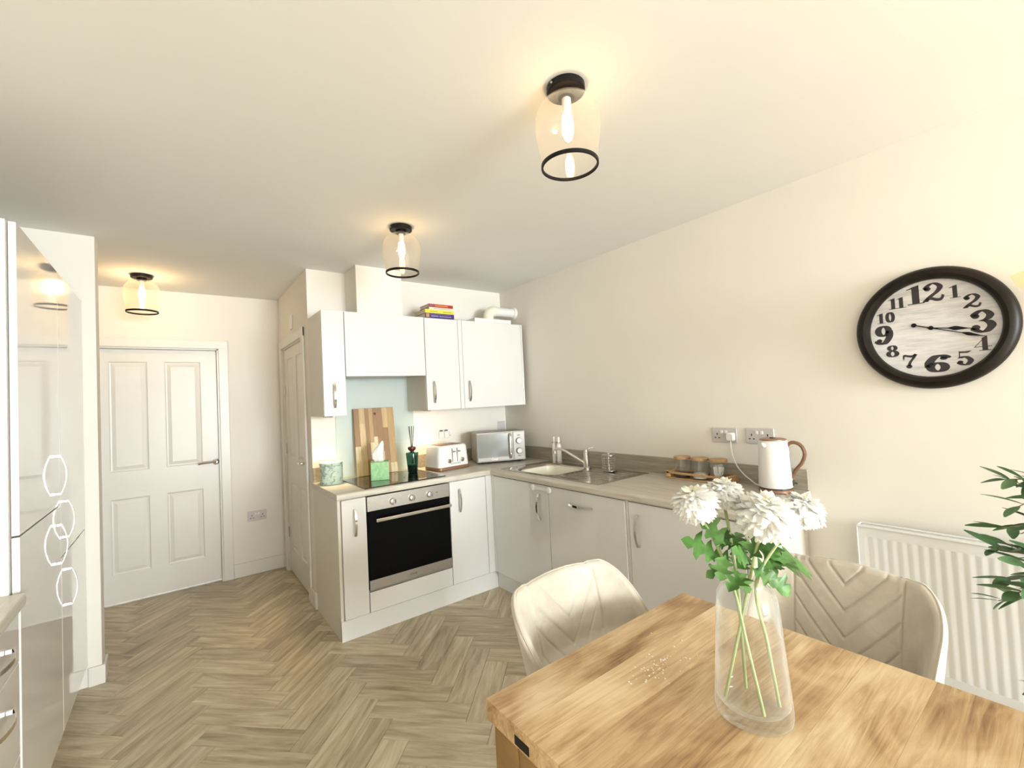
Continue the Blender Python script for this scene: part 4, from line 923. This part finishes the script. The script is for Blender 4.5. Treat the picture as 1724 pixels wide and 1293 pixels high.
# ------------------------------------------------------------------ dining table
TX0, TX1, TY1, TZ = -1.995, -1.190, -2.605, 0.76
TY0 = -4.05
tb = thing('dining_table', 'chunky pale mango wood dining table with metal slot in its side', 'table', ((TX0+TX1)/2, (TY0+TY1)/2, 0))
hxw, hyl = (TX1-TX0)/2, (TY1-TY0)/2
rb = random.Random(5); y = hyl
first = True
while y > -hyl+1e-4:
    wpl = rb.uniform(0.085, 0.14); y0 = max(-hyl, y-wpl)
    if y0+hyl < 0.05: y0 = -hyl
    obj('plank', bx(-hxw, hxw, -(y-y0)/2+0.00015, (y-y0)/2-0.00015, TZ-0.045, TZ, 0.0003, 1), 'table', tb, (0, (y+y0)/2, 0))
    y = y0
for sx, x0 in ((-1, -hxw+0.016), (1, hxw-0.038)): obj('apron', bx(x0, x0+0.022, -hyl+0.10, hyl-0.10, TZ-0.115, TZ-0.0455), 'tableside', tb, smooth=False)
for sy, y0 in ((-1, -hyl+0.016), (1, hyl-0.038)): obj('apron', bx(-hxw+0.10, hxw-0.10, y0, y0+0.022, TZ-0.115, TZ-0.0455), 'tableside', tb, smooth=False)
for sx in (-1, 1):
    for sy in (-1, 1): obj('leg', bx(min(sx*(hxw-0.012), sx*(hxw-0.098)), max(sx*(hxw-0.012), sx*(hxw-0.098)), min(sy*(hyl-0.012), sy*(hyl-0.098)), max(sy*(hyl-0.012), sy*(hyl-0.098)), 0, TZ-0.0455, 0.003), 'tableside', tb)
yy = -2.737-(TY0+TY1)/2
b = NB(); box(b, -hxw-0.0012, -hxw+0.001, yy-0.024, yy+0.024, TZ-0.040, TZ-0.021, 0.0005); obj('extension_slot', b, 'black', tb)

# ------------------------------------------------------------------ dining chairs (front towards local -y)
def chair_mesh():
    NS, NT = 330, 110
    def plan(s, t):
        hx = 0.205+0.045*t; yb = 0.175+0.085*t; yf = -0.13; r = 0.13
        l1 = yb-r-yf; l2 = r*PI/2; l3 = 2*(hx-r); tot = 2*l1+2*l2+l3; d = (s+1)/2*tot
        sg = -1
        if d > tot/2: d = tot-d; sg = 1
        if d < l1: p = (hx, yf+d); nrm = (1, 0)
        elif d < l1+l2:
            a = (d-l1)/r; p = (hx-r+r*math.cos(a), yb-r+r*math.sin(a)); nrm = (math.cos(a), math.sin(a))
        else: p = (hx-r-(d-l1-l2), yb); nrm = (0, 1)
        return sg*p[0], p[1], sg*nrm[0], nrm[1], (d if True else 0), yb
    def top(s):
        x, y, nx, ny, d, yb = plan(s, 1.0)
        f = max(0.0, yb-y)                       # distance forward of the back plane
        z = 0.852-0.010*(x/0.12)**2 if f < 0.001 else 0.842
        f2 = max(0.0, f-0.02)
        z -= min(0.24, 1.05*f2**1.15*1.25+0.0)
        return max(z, 0.60)
    inner, outer = [], []
    for j in range(NT+1):
        t = j/NT; ri, ro = [], []
        for i in range(NS+1):
            s = -1+2*i/NS; zt = top(s); z = 0.42+(zt-0.42)*t
            x, y, nx, ny, d, yb = plan(s, (z-0.42)/0.43)
            # quilting on the inside: chevrons in the middle panel, two upright seams
            g = 0.0
            if abs(x) < 0.15 and ny > 0.5:
                q = (z-0.42)-abs(x)*1.15; m = (q+0.40) % 0.078; dd = min(m, 0.078-m); g = 0.0065*math.exp(-(dd/0.0045)**2)
            ds = abs(abs(x)-0.150) if ny > 0.3 else 1
            g = max(g, 0.0065*math.exp(-(ds/0.0045)**2))
            puff = 0.016*math.sin(PI*min(1, max(0, t)))*0.0
            th = 0.030*(1-0.55*t**6)
            ri.append((x-nx*(th-g*0.9), y-ny*(th-g*0.9), z)); ro.append((x+nx*0.014, y+ny*0.014, z))
        inner.append(ri); outer.append(ro)
    bm = NB()
    loops = []
    for i in range(NS+1):
        col = [inner[j][i] for j in range(NT+1)]
        a, c = Vector(inner[NT][i]), Vector(outer[NT][i]); mid = (a+c)/2+Vector((0, 0, 0.010))
        loops.append(col+[tuple(a*0.75+c*0.25+Vector((0, 0, 0.007))), tuple(mid), tuple(a*0.25+c*0.75+Vector((0, 0, 0.007)))]+[outer[j][i] for j in range(NT, -1, -1)])
    loft(bm, loops, True, True)
    shell = mesh_from('back_shell', bm, 'velvet', True, 1.4)
    pipe = NB(); pts = []
    for i in range(NS+1):
        c = Vector(outer[NT][i]); a = Vector(inner[NT][i]); pts.append(a*0.35+c*0.65+Vector((0, 0, 0.009)))
    tube(pipe, pts, 0.0038, 6)
    return shell, mesh_from('piping', pipe, 'velvet')
CH_S, CH_P = chair_mesh()
b = NB()
loops = []
for hx_, z in ((0.17, 0.40), (0.195, 0.405), (0.205, 0.43), (0.205, 0.470), (0.195, 0.490), (0.16, 0.500), (0.08, 0.503)):
    loops.append([(x, y-0.02, z) for x, y in rrect(0, 0, hx_, hx_+0.015, min(0.09, hx_*0.6))])
loft(b, loops, True, True); CH_SEAT = mesh_from('seat', b, 'velvet')
b = NB(); tube(b, [(0.14, -0.16, 0.405), (0.21, -0.23, 0.0)], [0.015, 0.009], 10); CH_LF = mesh_from('leg', b, 'black')
b = NB(); tube(b, [(0.14, 0.14, 0.405), (0.20, 0.23, 0.0)], [0.015, 0.009], 10); CH_LR = mesh_from('leg', b, 'black')
def chair(label, loc, rot):
    t = thing('dining_chair', label, 'chair', loc, (0, 0, rot), 'cream velvet dining chairs')
    put('backrest', CH_S, t); put('piping', CH_P, t); put('seat', CH_SEAT, t)
    for me in (CH_LF, CH_LR):
        for sx in (-1, 1):
            o = put('leg', me, t); o.scale = (sx, 1, 1)
    return t
chair('cream velvet bucket chair at the table end, nearest the oven', (-1.535, -2.616, 0), 0)
chair('cream velvet bucket chair between the table and the radiator', (-1.082, -2.970, 0), -PI/2)

# ------------------------------------------------------------------ vase and flowers
VX, VY = -1.590, -3.020
vz = thing('glass_vase', 'tall clear glass vase on the dining table', 'vase', (VX, VY, TZ+0.0005))
b = NB()
po = [(0.068, 0.0), (0.0735, 0.004), (0.0745, 0.016), (0.0715, 0.06), (0.066, 0.14), (0.0615, 0.215), (0.058, 0.246), (0.049, 0.262), (0.0405, 0.268), (0.0395, 0.275)]
pi_ = [(0.0370, 0.275), (0.0380, 0.267), (0.047, 0.259), (0.0555, 0.243), (0.0585, 0.215), (0.063, 0.14), (0.0685, 0.06), (0.0700, 0.032), (0.064, 0.024), (0.03, 0.022)]
lathe(b, po+pi_, (0, 0, 0), 64, cap0=True, cap1=True); obj('glass', b, 'clear', vz, angle=1.3)
def at(u_, v_, dep):
    a = ((u_-862)/747.945, 1.0, -(v_-646.5)/747.945)
    return Vector([CAM[i]+dep*sum(Rm[i][k]*a[k] for k in range(3)) for i in range(3)])
def bloom_mesh(seed, R_):
    rr = random.Random(seed); bm = NB()
    def petal(th, phi, r0, r1, span, wid, mi):
        nU, nV = 3, 5; rows = []; tw = rr.uniform(-0.35, 0.35); ph2 = rr.uniform(0, 6.28); wob = rr.uniform(0.04, 0.11)
        for v in range(nV+1):
            t = v/nV; row = []
            for u_ in range(-nU, nU+1):
                s = u_/nU; wdt = wid*(0.45+0.65*math.sin(PI*min(1.0, 0.18+0.66*t)))
                a = th+span*(t-0.35)-0.10*span*s*s*t+tw*s*0.25
                p_ = phi+s*wdt/max(0.25, math.sin(max(0.15, min(2.9, th))))+tw*(t-0.5)*0.4
                r_ = R_*(r0+(r1-r0)*t**1.6+wob*math.sin(4.5*s+ph2)*t-0.05*s*s)
                row.append((r_*math.sin(a)*math.cos(p_), r_*math.sin(a)*math.sin(p_), r_*math.cos(a)*0.86))
            rows.append(row)
        vs = [[bm.verts.new(p) for p in r] for r in rows]
        for a, c in zip(vs, vs[1:]):
            for k in range(len(a)-1):
                f = bm.faces.new((a[k], a[k+1], c[k+1], c[k])); f.material_index = mi
    N_ = 150
    for k in range(N_):
        f = (k+0.5)/N_; th = math.acos(1-1.62*f); phi = k*2.39996+rr.uniform(-0.25, 0.25)
        petal(th+rr.uniform(-0.08, 0.08), phi, 0.76+rr.uniform(-0.06, 0.05), 0.98+rr.uniform(-0.12, 0.10), 0.44+rr.uniform(-0.08, 0.08), 0.23+rr.uniform(-0.04, 0.05), 1 if f < 0.012 else 0)
    lathe(bm, [(0.05*R_, -0.55*R_), (0.5*R_, -0.4*R_), (0.66*R_, 0.0), (0.5*R_, 0.38*R_), (0.1*R_, 0.55*R_)], (0, 0, 0), 16, mi=0)
    return mesh_from('bloom', bm, ['petal', 'petalc'], True, 3.2)
def vleaf(bm, L, seed):
    rr = random.Random(seed)
    # lobed, toothed leaf outline along +x
    out = []
    lobes = [(0.0, 0.03), (0.12, 0.05), (0.22, 0.20), (0.30, 0.36), (0.36, 0.30), (0.40, 0.14), (0.52, 0.22), (0.60, 0.40), (0.68, 0.33), (0.70, 0.12), (0.82, 0.20), (0.90, 0.16), (1.0, 0.0)]
    top = [(x, w_*(1+rr.uniform(-0.15, 0.15))) for x, w_ in lobes]; bot = [(x, -w_*(1+rr.uniform(-0.15, 0.15))) for x, w_ in reversed(lobes[:-1])]
    bend = rr.uniform(0.1, 0.45)
    f = lambda x, y, dz: (x*L, y*L, L*(-bend*x*x+0.35*abs(y)+0.06*math.sin(9*y+seed))+dz)
    mid = [bm.verts.new(f(x, 0, 0)) for x, _ in lobes]
    for side in (top, [(x, y) for x, y in reversed(bot)]+[(1.0, 0.0)]):
        vv = [bm.verts.new(f(x, y, 0)) for x, y in side]
        for k in range(len(lobes)-1):
            try: bm.faces.new((mid[k], mid[k+1], vv[k+1], vv[k]))
            except ValueError: pass
DV = (Vector((VX, VY, TZ))-Vector(CAM)).dot(Vector((Rm[0][1], Rm[1][1], Rm[2][1])))
fl = [  # bloom px, radius, depth offset, bottom px, rim px, label
    ((1171, 849), 0.048, 0.02, (1297, 1222), (1230, 995), 'white double flower whose stem leans out beside the jar tray'),
    ((1217, 832), 0.042, 0.055, (1256, 1157), (1243, 1000), 'small white double flower on the straight upright stem'),
    ((1290, 872), 0.058, -0.03, (1216, 1172), (1262, 1005), 'largest white double flower, bending over the front of the vase'),
    ((1349, 861), 0.047, 0.03, (1313, 1190), (1274, 1000), 'white double flower leaning towards the radiator')]
LEAVES = [  # base and tip of each leaf, as seen over the rim, with depth offset
    [(1222, 918, 1184, 878, 0.01), (1208, 940, 1160, 908, 0.0), (1226, 955, 1196, 962, -0.02), (1222, 935, 1212, 972, -0.04), (1215, 925, 1222, 890, 0.03)],
    [(1226, 925, 1246, 892, 0.03), (1230, 932, 1266, 910, 0.04), (1232, 945, 1196, 925, 0.03), (1236, 960, 1260, 930, 0.05)],
    [(1240, 962, 1260, 992, -0.05), (1258, 950, 1238, 925, -0.03), (1264, 955, 1306, 980, -0.05), (1262, 940, 1284, 900, -0.02), (1255, 968, 1232, 985, -0.06)],
    [(1282, 955, 1336, 930, 0.02), (1284, 965, 1332, 996, -0.02), (1288, 945, 1306, 908, 0.03), (1296, 945, 1364, 944, 0.05), (1272, 960, 1312, 950, 0.0)]]
for i, (bp_, R_, dz, bt, rm_, lb) in enumerate(fl):
    top = at(bp_[0], bp_[1], DV+dz)
    def on_table(u_, v_):
        a = ((u_-862)/747.945, 1.0, -(v_-646.5)/747.945); d = Vector([sum(Rm[q][k]*a[k] for k in range(3)) for q in range(3)])
        t_ = (TZ+0.030-CAM[2])/d.z; p = Vector(CAM)+d*t_
        off = Vector((p.x-VX, p.y-VY, 0)); r_ = off.length
        if r_ > 0.055: off *= 0.055/r_
        return Vector((VX+off.x, VY+off.y, TZ+0.030))
    bot = on_table(*bt)
    rim = at(rm_[0], rm_[1], DV); off = Vector((rim.x-VX, rim.y-VY)); off *= min(1.0, 0.031/max(off.length, 1e-6)); rim = Vector((VX+off.x, VY+off.y, TZ+0.268))
    t = thing('cut_flower', lb, 'flower', bot, (0, 0, 0), 'white flowers in the vase')
    path = spline([bot, bot.lerp(rim, 0.5), rim, rim.lerp(top, 0.5)+Vector((0, 0, 0.012)), top-Vector((0, 0, R_*0.35))], 6)
    path = [p-bot for p in path]
    b = NB(); tube(b, path, 0.0034, 8); obj('stem', b, 'stem', t)
    o = put('bloom', bloom_mesh(i*7+1, R_), t, top-bot)
    tilt = (top-rim).normalized(); tilt = (tilt*0.5+Vector((-0.10, -0.16, 0.55))).normalized()
    o.rotation_mode = 'QUATERNION'; o.rotation_quaternion = Vector((0, 0, 1)).rotation_difference(tilt)
    for k, (bu, bv, tu, tv, dd) in enumerate(LEAVES[i]):
        p0 = at(bu, bv, DV+dd*0.4); p1 = at(tu, tv, DV+dd); ax = (p1-p0); Lf = ax.length*1.12; ax.normalize()
        view = (Vector(CAM)-p0).normalized(); nrm = (view*0.75+Vector((0, 0, 0.6))); nrm = (nrm-ax*nrm.dot(ax)).normalized(); sd = nrm.cross(ax)
        b = NB(); vleaf(b, Lf, i*10+k); o = obj('leaf', b, 'leafg', t, p0-bot, angle=3)
        o.rotation_euler = Matrix(((ax.x, sd.x, nrm.x), (ax.y, sd.y, nrm.y), (ax.z, sd.z, nrm.z))).to_euler()
# ------------------------------------------------------------------ olive tree in a pot, floor lamp
ot = thing('potted_olive_tree', 'small potted olive tree in front of the radiator', 'plant', (-0.500, -3.500, 0))
b = NB(); lathe(b, [(0.095, 0), (0.100, 0.004), (0.135, 0.24), (0.138, 0.26), (0.130, 0.262), (0.122, 0.235), (0.06, 0.23)], (0, 0, 0), 36); obj('pot', b, 'pot', ot)
trunk = spline([(0, 0, 0.225), (0.012, 0.0, 0.45), (-0.01, 0.012, 0.65), (0.0, 0.0, 0.85), (0.012, -0.01, 1.05), (0.0, 0.0, 1.22)], 5)
b = NB(); tube(b, trunk, [0.013-0.0004*k for k in range(len(trunk))], 8); obj('trunk', b, 'bark', ot)
def olive_leaf_mesh(L, w_):
    bm = NB(); n = 7; rows = []
    for k in range(n+1):
        t = k/n; ww = w_*math.sin(PI*(0.04+0.92*t))**0.8; z = -0.10*L*t*t
        rows.append([bm.verts.new((L*t, -ww, z+0.18*ww)), bm.verts.new((L*t, 0, z)), bm.verts.new((L*t, ww, z+0.18*ww))])
    for a, c in zip(rows, rows[1:]):
        for q in (0, 1): bm.faces.new((a[q], a[q+1], c[q+1], c[q]))
    return mesh_from('leaf', bm, 'olive', True, 3)
OL = [olive_leaf_mesh(0.074, 0.0125), olive_leaf_mesh(0.062, 0.0135), olive_leaf_mesh(0.088, 0.0115)]
ro = random.Random(21); nleaf = 0
DIRS = []
for k in range(15):
    h = 0.56+0.042*k; a = k*2.4+2.2
    DIRS.append((h, a, ro.uniform(0.16, 0.27)))
for h, a, ln in ((1.10, 2.45, 0.26), (1.0, 2.30, 0.28), (0.93, 2.55, 0.29), (0.86, 2.25, 0.26), (0.80, 2.75, 0.22), (1.12, 2.0, 0.22), (0.95, 2.9, 0.25), (0.90, 2.1, 0.25), (1.04, 2.65, 0.24), (0.98, 2.45, 0.20), (0.84, 2.5, 0.30), (0.91, 2.38, 0.31)): DIRS.append((h, a, ln))
for h, a, ln in DIRS:
    h -= 0.035; ln *= 0.93
    d = Vector((math.cos(a), math.sin(a), 0)); p0 = Vector((0, 0, h)); p1 = p0+d*ln*0.55+Vector((0, 0, 0.05)); p2 = p0+d*ln+Vector((0, 0, ro.uniform(0.0, 0.09)))
    pth = spline([p0, p1, p2], 6)
    b = NB(); tube(b, pth, [0.004-0.0002*k for k in range(len(pth))], 6); br = obj('branch', b, 'bark', ot)
    for k in range(12):
        t = 0.22+0.78*k/11; q = pth[min(len(pth)-1, int(t*(len(pth)-1)))]
        o = put('leaf', OL[(nleaf+k) % 3], br, q, (ro.uniform(-0.8, 0.8), ro.uniform(-0.7, 0.5), a+(0.9 if k % 2 else -0.9)*(1 if k < 11 else 0.1)+ro.uniform(-0.4, 0.4))); nleaf += 1
fp = thing('floor_lamp', 'uplighter floor lamp with glowing glass bowl beside the clock', 'lamp', (-0.215, -3.488, 0))
b = NB(); lathe(b, [(0.11, 0), (0.112, 0.004), (0.105, 0.016), (0.03, 0.024), (0.012, 0.03)], (0, 0, 0), 36); obj('base', b, 'chrome', fp)
b = NB(); lathe(b, [(0.011, 0.0305), (0.011, 1.67)], (0, 0, 0), 16); obj('pole', b, 'chrome', fp)
b = NB(); pr_ = [(0.02, 1.675), (0.07, 1.690), (0.115, 1.718), (0.145, 1.755), (0.155, 1.785)]
lathe(b, pr_+[(r-0.004, z+0.002) for r, z in reversed(pr_)], (0, 0, 0), 48, cap0=True, cap1=True); obj('bowl_shade', b, 'lampbowl', fp)
b = NB(); lathe(b, [(0.006, 1.690), (0.022, 1.705), (0.026, 1.730), (0.016, 1.752), (0.003, 1.757)], (0, 0, 0), 16); obj('bulb', b, 'uplight', fp)

cr = NB(); rc = random.Random(9)  # tiny pale boxes scattered over the tabletop
for k in range(70):
    a, r = rc.uniform(0, 2*PI), abs(rc.gauss(0, 0.075)); x, y, q = -1.60+r*math.cos(a)*1.2, -2.79+r*math.sin(a)*0.55, rc.uniform(0.0006, 0.0014)
    box(cr, x-q, x+q, y-q, y+q, TZ, TZ+q)
tag(obj('specks', cr, 'tissue', smooth=False), 'scattered pale crumbs on the dining table beside the vase', 'specks', kind='stuff')
